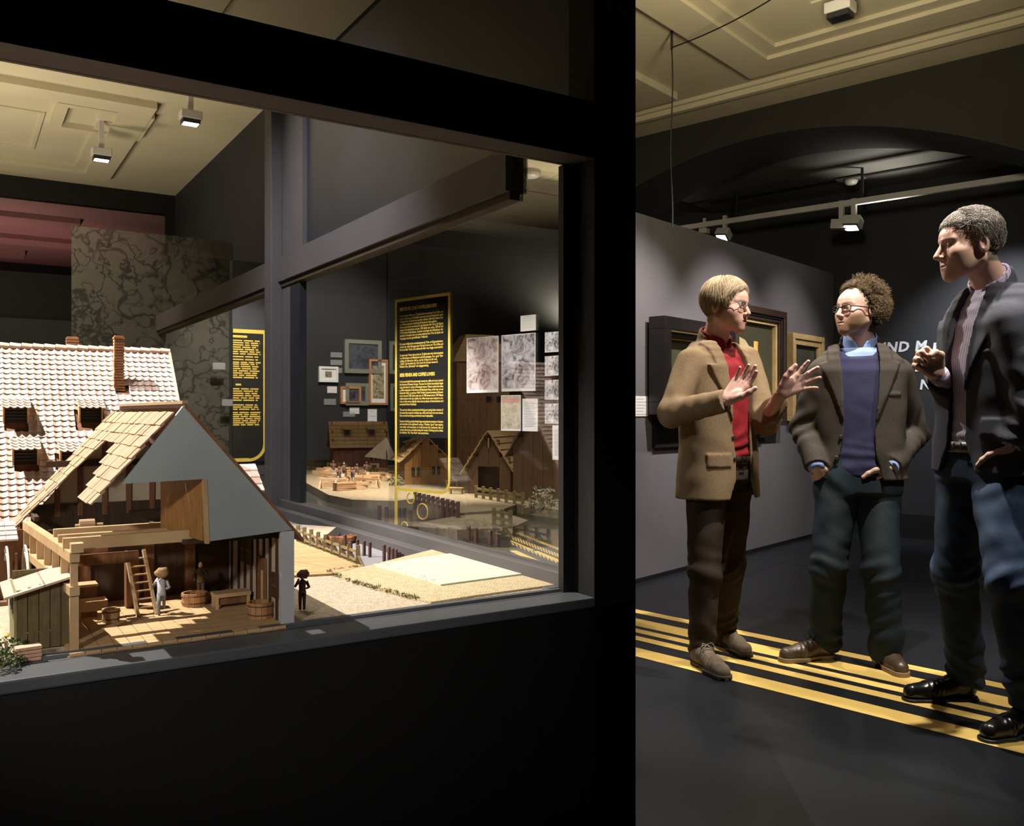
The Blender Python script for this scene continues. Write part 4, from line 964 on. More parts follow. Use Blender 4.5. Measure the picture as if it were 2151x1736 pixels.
for k, (px, py) in enumerate(lum_spots):
    if px > 800 and py > 1020: continue
    p = w2(px, py); a = random.uniform(-.9, .9); kd = random.choice((0, 0, 1, 1, 2, 3)); L_ = random.uniform(.07, .15)
    pl_ = 0 if py < 1000 else 1 if py > 1022 else 3 if px > 780 else 2
    nth = kinds.get((kd, pl_), 0); kinds[(kd, pl_)] = nth+1
    t = thing(['hewn_log', 'sawn_beam', 'trestle', 'board_stack'][kd], 'pale reflected model %s %s, %s from the left' % (lab[kd], places[pl_], ORD[nth]), 'lumber', (p.x, p.y, BZ), a, 'lumber pieces in the reflected model yard: '+lab[kd]+' '+places[pl_])
    mm = random.choice(LUM); r_ = random.uniform(.010, .017)
    if kd == 0:
        MB().tube([(-L_/2, 0, r_), (0, .003, r_*1.05), (L_/2, 0, r_)], [r_, r_*1.05, r_*.9], 8).build('trunk', mm, t); MB().tube([(L_/2, 0, r_), (L_/2+.001, 0, r_)], r_*.8, 8).build('cut_end', LUM[2], t)
    elif kd == 1:
        MB().bar((-L_/2, 0, r_), (L_/2, 0, r_), r_*2, r_*1.8).build('beam', mm, t); MB().bar((-L_/3, .01, r_*2.6), (L_/2, -.01, r_*2.8), r_*1.4, r_*1.2).build('offcut', mm, t)
    elif kd == 2:
        MB().bar((-L_/2, 0, .05), (L_/2, 0, .05), .012, .012).build('top_bar', mm, t)
        for sx in (-1, 1):
            for sy in (-1, 1): MB().bar((sx*L_*.38, 0, .05), (sx*L_*.45, sy*.025, 0), .007, .007).build('leg', mm, t)
    else:
        for z in range(4): MB().bar((-L_/2, random.uniform(-.003, .003), .006+z*.011), (L_/2, random.uniform(-.003, .003), .006+z*.011), .04, .009).build('board', mm, t)
for k, (px, py) in enumerate(((700, 1003), (722, 1008), (750, 1012), (741, 1022), (770, 1006), (712, 1020))):
    p = w2(px, py); figurine('yard_worker', ['small dark reflected worker figure by the barn gate of the yard', 'small dark reflected worker figure beside the tall trestle', 'small reflected worker figure at the centre of the lumber yard', 'small reflected worker figure bending near the front logs', 'small reflected worker figure close to the sail cloth tent', 'small reflected worker figure on the left of the front logs'][k], (p.x, p.y, BZ), random.uniform(0, 6), .11, CLB, CLG, SKF)
# tent of sailcloth
p = w2(803, 1000); t = thing('sailcloth_tent', 'pale reflected sailcloth tent with a mast left of the honey coloured house', 'tent', (p.x, p.y, BZ))
CANV = mat('sailcloth', (.50, .44, .32), (.44, .38, .27), .9, 20); MB().add([(-.12, .0, .13), (.03, -.01, .26), (.10, .0, .10), (-.12, .01, .126), (.03, 0, .25), (.10, .01, .096)], [(0, 1, 2), (5, 4, 3), (0, 3, 4, 1), (1, 4, 5, 2), (2, 5, 3, 0)]).build('cloth', CANV, t)
MB().tube([(.03, 0, 0), (.03, 0, .30)], .005, 6).build('mast', DARKW, t); MB().tube([(-.12, 0, 0), (-.12, 0, .13)], .003, 6).build('pole', DARKW, t)
# quay fences and benches
def rail_fence(label, a, b, n, h):
    p, q = w2(*a), w2(*b); t = thing('quay_fence', label, 'fence', (p.x, p.y, BZ)); d = q-p
    for i in range(n):
        MB().box(d.x*i/(n-1)-.008, d.x*i/(n-1)+.008, d.y*i/(n-1)-.008, d.y*i/(n-1)+.008, -.04, h).build('post', FENW if n < 8 else PILE, t)
    for z in (h*.35, h*.75): MB().bar((0, 0, z), (d.x, d.y, z), .008, .012).build('rail', FENW if n < 8 else PILE, t)
    return t
rail_fence('dark reflected timber quay fence under the yellow circles', (872, 1062), (962, 1085), 10, .06)
rail_fence('pale reflected timber quay rail in front of the open fronted barn', (1000, 1046), (1098, 1062), 7, .06)
rail_fence('short dark reflected fence on the model island', (1038, 1100), (1072, 1106), 3, .06)
for k, (px, py) in enumerate(((950, 1022), (958, 1038))):
    p = w2(px, py); t = thing('model_bench', ['tiny reflected bench right of the honey coloured house', 'tiny reflected front bench right of the yellow panel corner'][k], 'bench', (p.x, p.y, BZ), R(-20))
    MB().box(-.04, .04, -.012, .012, .028, .034).build('seat', OAK, t)
    for x in (-.032, .032): MB().box(x-.004, x+.004, -.01, .01, 0, .028).build('leg', OAK, t)
for k, (px, py, h) in enumerate([(797, 1092, .06), (812, 1095, .06), (838, 1098, .06), (850, 1099, .06), (862, 1101, .055), (985, 1135, .05), (1000, 1140, .05), (1030, 1143, .045), (1045, 1144, .045)]):
    p = w2(px, py, BZ-.04); o = MB().lathe([(.008, -.004), (.008, h), (.006, h+.002)], (0, 0, 0), 8).build('mooring_pile', PILE, None, loc=(p.x, p.y, BZ-.04)); tag(o, 'dim reflected mooring pile in the dark harbour water in the side glass, %s from the left' % ORD[k], 'pile', 'piles in the dark harbour water')
for k, (px, py, s, lb) in enumerate(((1000, 990, .09, 'pale reflected model bush beside the plank tower'), (975, 1000, .07, 'small reflected model bush by the benches'), (835, 1020, .05, 'little reflected model bush left of the honey coloured house'), (1140, 1066, .08, 'dim reflected model bush at the foot of the dark warehouse'))):
    p = w2(px, py); t = thing('model_bush', lb, 'shrub', (p.x, p.y, BZ)); mb = MB()
    for q in range(220):
        d = Vector((random.gauss(0, 1), random.gauss(0, 1), random.gauss(0, .8))).normalized()*s*random.uniform(.5, 1); d.z = abs(d.z)*1.2
        u = Vector((random.gauss(0, 1), random.gauss(0, 1), random.gauss(0, 1))).normalized()*s*.2; w = u.orthogonal().normalized()*s*.07
        mb.add([d-w, d+w, d+u+w*.3, d+u-w*.3], [(0, 1, 2, 3)])
    tag(mb.build('leaves', mat('dry model leaf', (.22, .20, .13), (.16, .15, .09), .8, 20), t), kind='stuff')
    MB().tube([(0, 0, 0), (0, 0, s)], [.006, .003], 6).build('stem', FENW, t)
# reflection of floor stripes and lettering near the corner, built as a board
o0 = w2(1140, 1130); sb = thing('stripe_reflection', 'reflection of slanting yellow floor stripes and lettering, built as a board behind the case corner', 'board', (o0.x, o0.y, BZ))
def bp(pts, z, h, m, name): 
    v = [w2(*q) for q in pts]; return MB().prism([(p.x-o0.x, p.y-o0.y, z) for p in v], (0, 0, h)).build(name, m, sb)
bp([(1072, 1090), (1213, 1112), (1213, 1207), (1072, 1150)], -.0395, .004, mat('dark grey board', (.05, .05, .05), (.04, .04, .04), .6, 9), 'board')
for k, (a, b, c, d, m_) in enumerate([((1071, 1135), (1085, 1135), (1205, 1184), (1205, 1197), YEL), ((1120, 1136), (1130, 1136), (1205, 1164), (1205, 1170), YEL), ((1071, 1116), (1076, 1116), (1122, 1134), (1116, 1135), YEL)]):
    bp([a, b, c, d], -.0355, .001, m_, 'stripe')
for r_, (ys, n, sl_, hh) in enumerate(((1094, 26, .36, 6), (1106, 22, .36, 8), (1119, 16, .38, 5))):
    for k in range(n):
        x = 1074+k*130/n; y = ys+(x-1074)*sl_
        if y+hh > 1197 or x > 1203: break
        bp([(x, y), (x+3.4, y+1.3), (x+6.5, y+1.3+hh*.9), (x+3.2, y+hh*.9)], -.0355, .001, YEL, 'letter_stroke')
# ------------------------------------------------------------------ glass partition with yellow panel and prints
GO = Vector((-.4825, 3.64, 0)); GA = math.atan2(-.68, .73); GWf, GIf = frame(GO.x, GO.y, GA)
def gx(px, py, c=0.0): return ray_plane(px, py, GWf, GIf, 1, c)
gpn = thing('glass_screen', 'upright glass partition carrying the yellow outlined text and prints', 'partition', (GO.x, GO.y, BZ-.04), GA)
xa, _ = gx(816, 900); xb, _ = gx(1212, 900)
MB().box(xa, xb, .001, .006, 0, 1.25).build('pane', GLASS2, gpn)
tp = thing('glass_lettering', 'yellow outlined text panel with rounded lower corner and headline lettering', 'text panel', (GO.x, GO.y, 0), GA)
x0, zt0 = gx(830, 629.5); x1, zt1 = gx(946, 614.5); _, zb0 = gx(833, 1030); zt = (zt0+zt1)/2; rad = .055; bw = .012
def outline(off):
    pts = [(x0+off, zb0+off), (x0+off, zt-off), (x1-off, zt-off), (x1-off, zb0+rad+off*0)]
    for k in range(1, 9):
        a = k/8*math.pi/2; r_ = rad-off; pts.append((x1-rad+r_*math.cos(a), zb0+rad-r_*math.sin(a)))
    return pts
o_, i_ = outline(0), outline(bw); n = len(o_); mb = MB()
for k in range(n):
    a, b, c, d = o_[k], o_[(k+1) % n], i_[(k+1) % n], i_[k]
    mb.prism([(a[0], 0, a[1]), (b[0], 0, b[1]), (c[0], 0, c[1]), (d[0], 0, d[1])], (0, -.001, 0))
mb.build('border', YELP, tp)
_, zfl = gx(835, 918)
MB().box(x0+bw, x1-bw, 0, .0006, zfl, zt-bw).build('film', filmmat('black panel film', (.004, .004, .004), .72), tp)
_, zp = gx(828, 1104); MB().box(x0-.002, x0+.016, -.001, 0, zp-.06, zb0).build('stem', YELP, tp)
for (px, py, rr) in ((863, 1047, .022), (888, 1075, .031), (850, 1107, .020)):
    x, z = gx(px, py); MB().tube([(x+rr*math.cos(a*math.pi/16), -.001, z+rr*math.sin(a*math.pi/16)) for a in range(32)], .0026, 6, True).build('ring', YELP, tp)
DE = ["In der zweiten Hälfte des 17. Jahrhunderts erreichten Tee, Kaffee und", "Kakao Nordeuropa. Unmittelbar waren sie auch in Hamburg die neuen", "Heißgetränke in Konkurrenz zum Bier. Bereits 1668 soll es einen Tee-",
      "und Kaffeeausschank im berühmten Eimbeckschen Haus gegeben", "haben, das auch als Ausschank für das Einbecker Bier diente. Es folgten", "weitere Schankbetriebe, und um 1700 zählte man sechs, 1780 elf und",
      "1787 fünfzehn Kaffeehäuser. Zunächst unterlagen die Kaffeehäuser der", "staatlichen Kontrolle, denn sie waren zunächst mehr Orte des Spiels und", "Vergnügens als der geschäftlichen Treffpunkt.", "",
      "Die neuen Heißgetränke revolutionierten die Trink- und Essgewohnheiten.", "Anstatt der süßen Biersuppe zum Frühstück kamen nun Tee, Kaffee und", "Brot auf den Tisch. Das nährende Bier war lange unersetzlich.", "",
      "Zunehmendes Trinken hatte schon im 18. Jahrhundert die Aufmerksamkeit", "von Moralisten und Medizinern auf sich gezogen. Das „gute“ Bier", "mäßigte den Menschen, hieß es, und der Schnaps sei der neue", "„Teufel“, die Krankheit der Zeit. Doch die Grenzen waren oft", "fließend. Der „Bierteufel“ war allgegenwärtig."]
EN = ["In the second half of the seventeenth century tea, coffee and cocoa reached", "the shores of Western Europe. The new hot drinks immediately began", "vying with beer for a place in Hamburg's taverns. There is said to have been", "a coffee tasting bar in the famous Eimbecksche Haus, which also served",
      "Eimbecker Beer, as early as 1668. Further licensed premises followed,", "and in around 1700, there were six, in 1780 eleven and in 1787 fifteen", "coffee houses in the city. Initially, the coffee houses were subject to con-", "trols, as they were originally seen more as places of entertainment and", "amusement than of business.", "",
      "The new hot drinks revolutionised drinking and eating habits. Instead of", "the sweet beer soup for breakfast, tea, coffee and bread were now served.", "Beer served here being nourishment was irreplaceable.", "",
      "Excessive drinking actually already began attracting the attention of doctors", "and moralists in the eighteenth century. Whereas “good” beer made a", "man sober and temperate, it would protect the moderate. But, of", "course, there was a problem being the drunks. Drinking had no limits;", "for drinkers. The “beer fiend” was everywhere."]
def vtext(name, body, px, py, wid, m, parent, bold=0.0):
    x, z = gx(px, py); o = text(name, body, .02, m, parent, None, 'LEFT', 1, 0.0, 0, 1.0, bold)
    me = o.data; vx = [v.co.x for v in me.vertices]; s = wid/max(max(vx), 1e-4)
    o.scale = (s, 1, 1); o.location = (x, -.0008, z); o.rotation_euler = (R(90), 0, 0); return o, s
xl, _ = gx(840, 700); xr, _ = gx(934, 700); full = xr-xl
def zline(a, b, t):  # panel height at the left text edge
    return gx(840, a+(b-a)*t)[1]
def block(lines, ya, yb):
    for k, ln in enumerate(lines):
        if not ln: continue
        py = ya+(yb-ya)*k/(len(lines)-1); _, z = gx(840, py); _, z2 = gx(840, py-4.6)
        o = text('body_text', ln, (z2-z)/.72, YELP, tp, None, 'LEFT', 1, 0.0, 0, 1, .0002)
        mx_ = max(v.co.x for v in o.data.vertices); w_ = full*(.97 if len(ln) > 60 else .97*len(ln)/68)
        o.scale = (w_/mx_, 1, 1); o.location = (xl, -.0008, z); o.rotation_euler = (R(90), 0, 0)
def head(ln, py, hp, frac):
    _, z = gx(840, py); _, z2 = gx(840, py-hp); o = text('headline', ln, (z2-z)/.72, YELP, tp, None, 'LEFT', 1, 0.0, 0, 1, .0006)
    mx_ = max(v.co.x for v in o.data.vertices); o.scale = (full*frac/mx_, 1, 1); o.location = (xl, -.0008, z); o.rotation_euler = (R(90), 0, 0)
head('BIERTEUFEL UND KAFFEELIEBHABER', 654, 7, .84); block(DE, 667, 773)
head('BEER FIENDS AND COFFEE LOVERS', 792, 7, .79); block(EN, 804.5, 911)
# prints hung on the glass partition
PR1 = printmat('sepia street print', 'print', (.72, .62, .60), (.20, .12, .11), 26); PR2 = printmat('black and white street print', 'print', (.62, .60, .64), (.025, .02, .03), 24)
PR3 = printmat('black and white room print', 'print', (.80, .79, .82), (.05, .05, .06), 44); PR4 = printmat('faded broadsheet print', 'print', (.62, .56, .42), (.34, .30, .2), 60)
def sheet(name, label, px0, py0, px1, py1, m=None, border=.0, lines=0, group=None, red=False):
    # px0,py0 upper left; px1,py1 lower right
    x0, zt = gx(px0, py0, -.002); x1, _ = gx(px1, py0, -.002); _, zb = gx(px0, py1, -.002)
    t = thing(name, label, 'print' if m else 'text sheet', GWf(x0, -.003, zb), GA, group); w, h = x1-x0, zt-zb
    MB().box(0, w, -.003, 0, 0, h).build('paper', WHITEM, t)
    if m: MB().box(w*border, w*(1-border), -.0036, -.003, h*.05, h*(1-border*.6)).build('image', m, t)
    INK = mat('grey print ink', (.25, .25, .26), (.3, .3, .3), .8, 5)
    for k in range(lines): z = h*(.9-.8*k/lines); MB().box(w*.12, w*(.75+.13*((k*5) % 3)/2), -.0036, -.003, z-h*.006, z+h*.006).build('text_line', INK, t)
    if red:
        for k in range(3): MB().box(w*.06, w*.94, -.0042, -.0036, h*(.80+.045*k), h*(.835+.045*k)).build('red_heading', mat('faded red ink', (.62, .30, .24), (.66, .38, .3), .8, 30), t)
    return t
sheet('street_print', 'sepia toned tall print of a busy street, left of the dark one', 982, 711, 1048, 826, PR1, .02)
sheet('street_print', 'darker black and white tall print of a busy street', 1055, 705, 1126, 823, PR2, .02)
sheet('text_sheet', 'small white text sheet above the dark street print', 1095, 664, 1127, 697, None, 0, 7)
sheet('broadsheet', 'yellowed broadsheet with red heading under the dark street print', 1054, 831, 1095, 905, PR4, .03, 0, None, True)
sheet('text_sheet', 'white text sheet beside the yellowed broadsheet', 1099, 838, 1131, 906, None, 0, 16)
for k, (a, b, lb) in enumerate(((699, 741, 'topmost of the four small interior scene prints'), (749, 790, 'second from top of the four small interior scene prints'), (799, 840, 'third from top of the four small interior scene prints'), (848, 890, 'lowest of the four small interior scene prints'))):
    sheet('scene_print', lb, 1146, a, 1196, b, PR3, .01, 0, 'small interior scene prints')
sheet('text_sheet', 'tall white text sheet under the column of four small prints', 1162, 894, 1196, 966, None, 0, 18)
# ------------------------------------------------------------------ picture wall at the back
PY = 5.7
xa, _ = cy_(575, 700, PY); xb, _ = cy_(1216, 700, PY)
struct(cw_box('wall_pictures', CHAR, xa, xb, PY, PY+.1, 0, 3.05), 'charcoal wall with small framed pictures')
xq, _ = cy_(812, 700, PY); struct(cw_box('trim_3', DARKB, xq, cy_(890, 700, PY)[0], PY-.03, PY, 0, 3.05), 'blue grey pilaster on the picture wall')
MAT_ = mat('white picture mount', (.80, .80, .78), (.77, .77, .75), .8, 9); ORW = mat('orange frame wood', (.50, .24, .10), (.42, .19, .08), .5, 20); PALEF = mat('pale grey green frame', (.22, .23, .18), (.19, .2, .155), .6, 12)
def pic(label, px0, py0, px1, py1, fr, fw, mount, im, imscale, name='framed_picture'):
    x0, zt = cy_(px0, py0, PY); x1, _ = cy_(px1, py0, PY); _, zb = cy_(px0, py1, PY); w, h = x1-x0, zt-zb
    t = thing(name, label, 'picture', CW(x0, PY-.001, zb), CA, 'framed pictures on the charcoal wall')
    if fw:
        for bx in ((0, w, 0, fw), (0, w, h-fw, h), (0, fw, fw, h-fw), (w-fw, w, fw, h-fw)): MB().box(bx[0], bx[1], -.03, 0, bx[2], bx[3]).build('frame_bar', fr, t)
    MB().box(fw, w-fw, -.02, 0, fw, h-fw).build('mount', mount, t)
    c, s = imscale; MB().box(w*(.5-c/2), w*(.5+c/2), -.021, -.02, h*(.5-s/2), h*(.5+s/2)).build('image', im, t)
IMD = printmat('dark small picture', 'print', (.35, .25, .2), (.03, .02, .02), 40); IMB = printmat('blue grey picture', 'print', (.07, .08, .10), (.02, .024, .03), 12); IMT = printmat('tall sepia picture', 'print', (.45, .38, .22), (.06, .05, .03), 22)
pic('small picture in a white frame with a wide white mount', 668, 770, 708, 803, MAT_, .02, MAT_, IMD, (.34, .38))
pic('small orange framed picture with a wide white mount', 713, 812, 756, 849, ORW, .02, MAT_, IMD, (.44, .36))
pic('tall orange framed picture beside the pilaster', 773, 755, 812, 851, ORW, .02, MAT_, IMT, (.62, .72))
pic('large grey green framed picture with a blue grey image', 722, 713, 799, 784, PALEF, .035, PALEF, IMB, (.8, .74))
pic('grey framed picture half hidden behind the orange frames', 724, 805, 772, 852, PALEF, .03, PALEF, IMB, (.7, .6))
pic('narrow tall pale picture next to the mullion', 628, 742, 641, 848, PALEF, .01, IMT, IMT, (.8, .9))
pic('grey framed picture behind the yellow text panel', 815, 717, 890, 786, PALEF, .035, PALEF, IMB, (.75, .7))
pic('lower grey framed picture behind the yellow text panel', 817, 806, 860, 864, PALEF, .03, PALEF, IMB, (.7, .6))
GCARD = mat('grey card', (.24, .245, .25), (.22, .225, .23), .8, 9)
for k, (a, b, c, d, m_, lb) in enumerate(((694, 740, 718, 751, GCARD, 'uppermost grey label card left of the large picture'), (694, 756, 718, 767, GCARD, 'second grey label card left of the large picture'), (709, 773, 718, 784, GCARD, 'third grey label card beside the white frame'),
        (687, 812, 707, 826, WHITEM, 'white label card below the white framed picture'), (680, 838, 705, 851, GCARD, 'grey label card left of the small orange frame'), (734, 856, 754, 870, WHITEM, 'white label card below the small orange frame'),
        (628, 847, 642, 864, WHITEM, 'white label card below the narrow tall picture'), (772, 860, 791, 888, WHITEM, 'tall white label card above the barn roof'), (720, 865, 745, 876, GCARD, 'grey label card just above the barn ridge'))):
    x0, zt = cy_(a, b, PY); x1, _ = cy_(c, b, PY); _, zb = cy_(a, d, PY)
    card('label_card', lb, None, CW(x0, PY-.001, zb), CA, x1-x0, zt-zb, 'label cards on the charcoal wall', 3, m_, .006)
# second text board and the map reflection, built as a film, further back
SY = 4.9
x0, _ = cy_(488, 640, SY); x1, _ = cy_(585, 640, SY)
struct(cw_box('wall_screen', GB, x0, x1, SY, SY+.08, 0, 2.3), 'blue grey screen wall behind the side post')
t2x0, zt_ = cy_(489, 691, SY-.02); t2x1, _ = cy_(559, 691, SY-.02); _, zb_ = cy_(489, 971, SY-.02); W_, H_ = t2x1-t2x0, zt_-zb_
tb2 = thing('text_board', 'black text board with yellow edge and rounded corner left of the side post', 'text panel', CW(t2x0, SY-.022, zb_), CA)
MB().box(0, W_, 0, .02, 0, H_).build('board', BLACK, tb2)
MB().box(0, W_, -.003, 0, H_-.028, H_).build('border', YELP, tb2); MB().box(W_-.022, W_, -.003, 0, .13, H_-.028).build('border', YELP, tb2); MB().box(0, W_-.13, -.003, 0, 0, .026).build('border', YELP, tb2)
mb = MB()
for k in range(8):
    a0, a1 = k/8*math.pi/2, (k+1)/8*math.pi/2
    mb.prism([(W_-.13+r_*math.cos(a), 0, .13-r_*math.sin(a)) for r_, a in ((.13, a0), (.13, a1), (.108, a1), (.108, a0))], (0, -.003, 0))
mb.build('border', YELP, tb2)
def l2(py): return cy_(489, py, SY-.02)[1]-zb_
MB().box(.0, W_*.42, -.002, 0, l2(709), l2(704)).build('headline', YELP, tb2); MB().box(.02, W_*.24, -.002, 0, l2(810), l2(806)).build('headline', YELP, tb2)
random.seed(5)
for blk in ((715, 743, 7), (749, 761, 3), (765, 793, 7), (817, 841, 6), (851, 860, 3), (867, 893, 7)):
    for k in range(blk[2]):
        py = blk[0]+(blk[1]-blk[0])*k/max(blk[2]-1, 1); x = 0.0; end = W_*random.uniform(.72, .84)
        while x < end:
            ww = random.uniform(.03, .08); MB().box(x, min(x+ww, end), -.002, 0, l2(py+1.3), l2(py-1.3)).build('word', YELP, tb2); x += ww+.012
for k, (a, b, c, d) in enumerate(((446, 762, 472, 776), (465, 839, 489, 853))):
    x0, zt_ = cy_(a, b, SY); x1, _ = cy_(c, b, SY); _, zb_ = cy_(a, d, SY); card('label_card', ['grey label card by the map reflection left of the text board', 'lower grey label card by the map reflection'][k], None, CW(x0, SY-.012, zb_), CA, x1-x0, zt_-zb_, 'label cards on the map screen', 3, GCARD)
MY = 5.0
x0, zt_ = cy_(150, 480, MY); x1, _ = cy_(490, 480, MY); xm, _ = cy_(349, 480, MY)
struct(cw_box('wall_map', WALLOL, xm, x1, MY+.02, MY+.1, 0, 2.32), 'dark wall behind the map reflection')
t = thing('map_reflection', 'large see-through reflection of a dark city map, built as a film behind the tiled house', 'map', CW(x0, MY, 0), CA)  # reflection imitated by a tinted film, with feet added under it
MB().box(0, x1-x0, -.003, 0, .6, zt_+.02).build('print', filmmat('olive map reflection film', (.10, .094, .068), .45, 'map', 8), t)
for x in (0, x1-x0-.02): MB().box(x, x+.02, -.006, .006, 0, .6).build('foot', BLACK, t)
# ------------------------------------------------------------------ implicit surfaces for the visitors
f32 = np.float32
def grid(lo, hi, st):
    ax_ = [np.arange(lo[i], hi[i]+st, st, dtype=f32) for i in range(3)]
    return ax_[0][:, None, None], ax_[1][None, :, None], ax_[2][None, None, :]
def sph(p, c, r): return np.sqrt((p[0]-c[0])**2+(p[1]-c[1])**2+(p[2]-c[2])**2)-r
def ell(p, c, r):
    x, y, z = p[0]-c[0], p[1]-c[1], p[2]-c[2]
    k0 = np.sqrt((x/r[0])**2+(y/r[1])**2+(z/r[2])**2); k1 = np.sqrt((x/r[0]**2)**2+(y/r[1]**2)**2+(z/r[2]**2)**2)
    return k0*(k0-1)/np.maximum(k1, 1e-6)
def rc(p, a, b, ra, rb):
    a = [float(v) for v in a]; b = [float(v) for v in b]; d = [b[i]-a[i] for i in range(3)]; L2 = max(sum(v*v for v in d), 1e-9)
    x, y, z = p[0]-a[0], p[1]-a[1], p[2]-a[2]
    h = np.clip((x*d[0]+y*d[1]+z*d[2])/L2, 0, 1)
    return np.sqrt((x-h*d[0])**2+(y-h*d[1])**2+(z-h*d[2])**2)-(ra+(rb-ra)*h)
def su(a, b, k):
    h = np.clip(.5+.5*(b-a)/k, 0, 1); return b+(a-b)*h-k*h*(1-h)
def ss(a, b, k):   # a minus b
    h = np.clip(.5-.5*(a+b)/k, 0, 1); return a+(-b-a)*h+k*h*(1-h)
def surfnet(v, lo, st):
    s = v < 0; nx, ny, nz = v.shape
    c = np.zeros((nx-1, ny-1, nz-1), np.int8)
    for dx in (0, 1):
        for dy in (0, 1):
            for dz in (0, 1): c += s[dx:nx-1+dx, dy:ny-1+dy, dz:nz-1+dz]
    act = (c > 0) & (c < 8); I = np.argwhere(act); n = len(I)
    idx = -np.ones(act.shape, np.int32); idx[act] = np.arange(n)
    cor = np.array([(x, y, z) for x in (0, 1) for y in (0, 1) for z in (0, 1)])
    vals = np.stack([v[I[:, 0]+q[0], I[:, 1]+q[1], I[:, 2]+q[2]] for q in cor], 1).astype(np.float64)
    acc = np.zeros((n, 3)); cnt = np.zeros((n, 1))
    for i in range(8):
        for j in range(i+1, 8):
            if abs(cor[i]-cor[j]).sum() != 1: continue
            a, b = vals[:, i], vals[:, j]; m = (a < 0) != (b < 0)
            t = np.where(m, a/np.where(m, a-b, 1), 0)[:, None]
            acc += np.where(m[:, None], cor[i]+t*(cor[j]-cor[i]), 0); cnt += m[:, None]
    V = (I+acc/np.maximum(cnt, 1))*st+np.array(lo)
    Fs = []
    for axis in range(3):
        sl0 = [slice(None)]*3; sl1 = [slice(None)]*3; sl0[axis] = slice(0, -1); sl1[axis] = slice(1, None)
        a, b = s[tuple(sl0)], s[tuple(sl1)]; E = np.argwhere(a != b)
        o1, o2 = [(1, 2), (2, 0), (0, 1)][axis]
        ok = (E[:, o1] > 0) & (E[:, o2] > 0) & (E[:, o1] < s.shape[o1]-1) & (E[:, o2] < s.shape[o2]-1); E = E[ok]
        def cell(d1, d2):
            q = E.copy(); q[:, o1] -= d1; q[:, o2] -= d2; return idx[q[:, 0], q[:, 1], q[:, 2]]
        Q = np.stack([cell(1, 1), cell(0, 1), cell(0, 0), cell(1, 0)], 1)
        ins = a[tuple(E.T)]
        Q[~ins] = Q[~ins][:, ::-1]; Fs.append(Q)
    Fq = np.concatenate(Fs); return V, Fq[(Fq >= 0).all(1)]
def mesh_np(name, V, Fq, m, parent, col=None, smooth=True):
    me = bpy.data.meshes.new(name); nv, nf = len(V), len(Fq)
    me.vertices.add(nv); me.vertices.foreach_set('co', np.ascontiguousarray(V, dtype=f32).ravel())
    me.loops.add(nf*4); me.loops.foreach_set('vertex_index', np.ascontiguousarray(Fq, dtype=np.int32).ravel())
    me.polygons.add(nf); me.polygons.foreach_set('loop_start', np.arange(0, nf*4, 4, dtype=np.int32))
    me.update(calc_edges=True)
    if smooth: me.polygons.foreach_set('use_smooth', np.ones(nf, bool))
    me.materials.append(m)
    if col is not None:
        at = me.attributes.new('col', 'FLOAT_COLOR', 'POINT'); at.data.foreach_set('color', np.c_[col, np.ones(nv)].astype(f32).ravel())
    me.validate(); o = bpy.data.objects.new(name, me); link(o, parent); return o
def wob(p, k, ph=0.0):
    return np.sin(p[0]*k+ph+1.7*np.sin(p[2]*k*.6+ph))*np.sin(p[1]*k*1.1+ph*2+1.3*np.sin(p[0]*k*.5))*np.sin(p[2]*k*.9+ph*.5)
def unit(v):
    v = np.array(v, float); return v/np.linalg.norm(v)

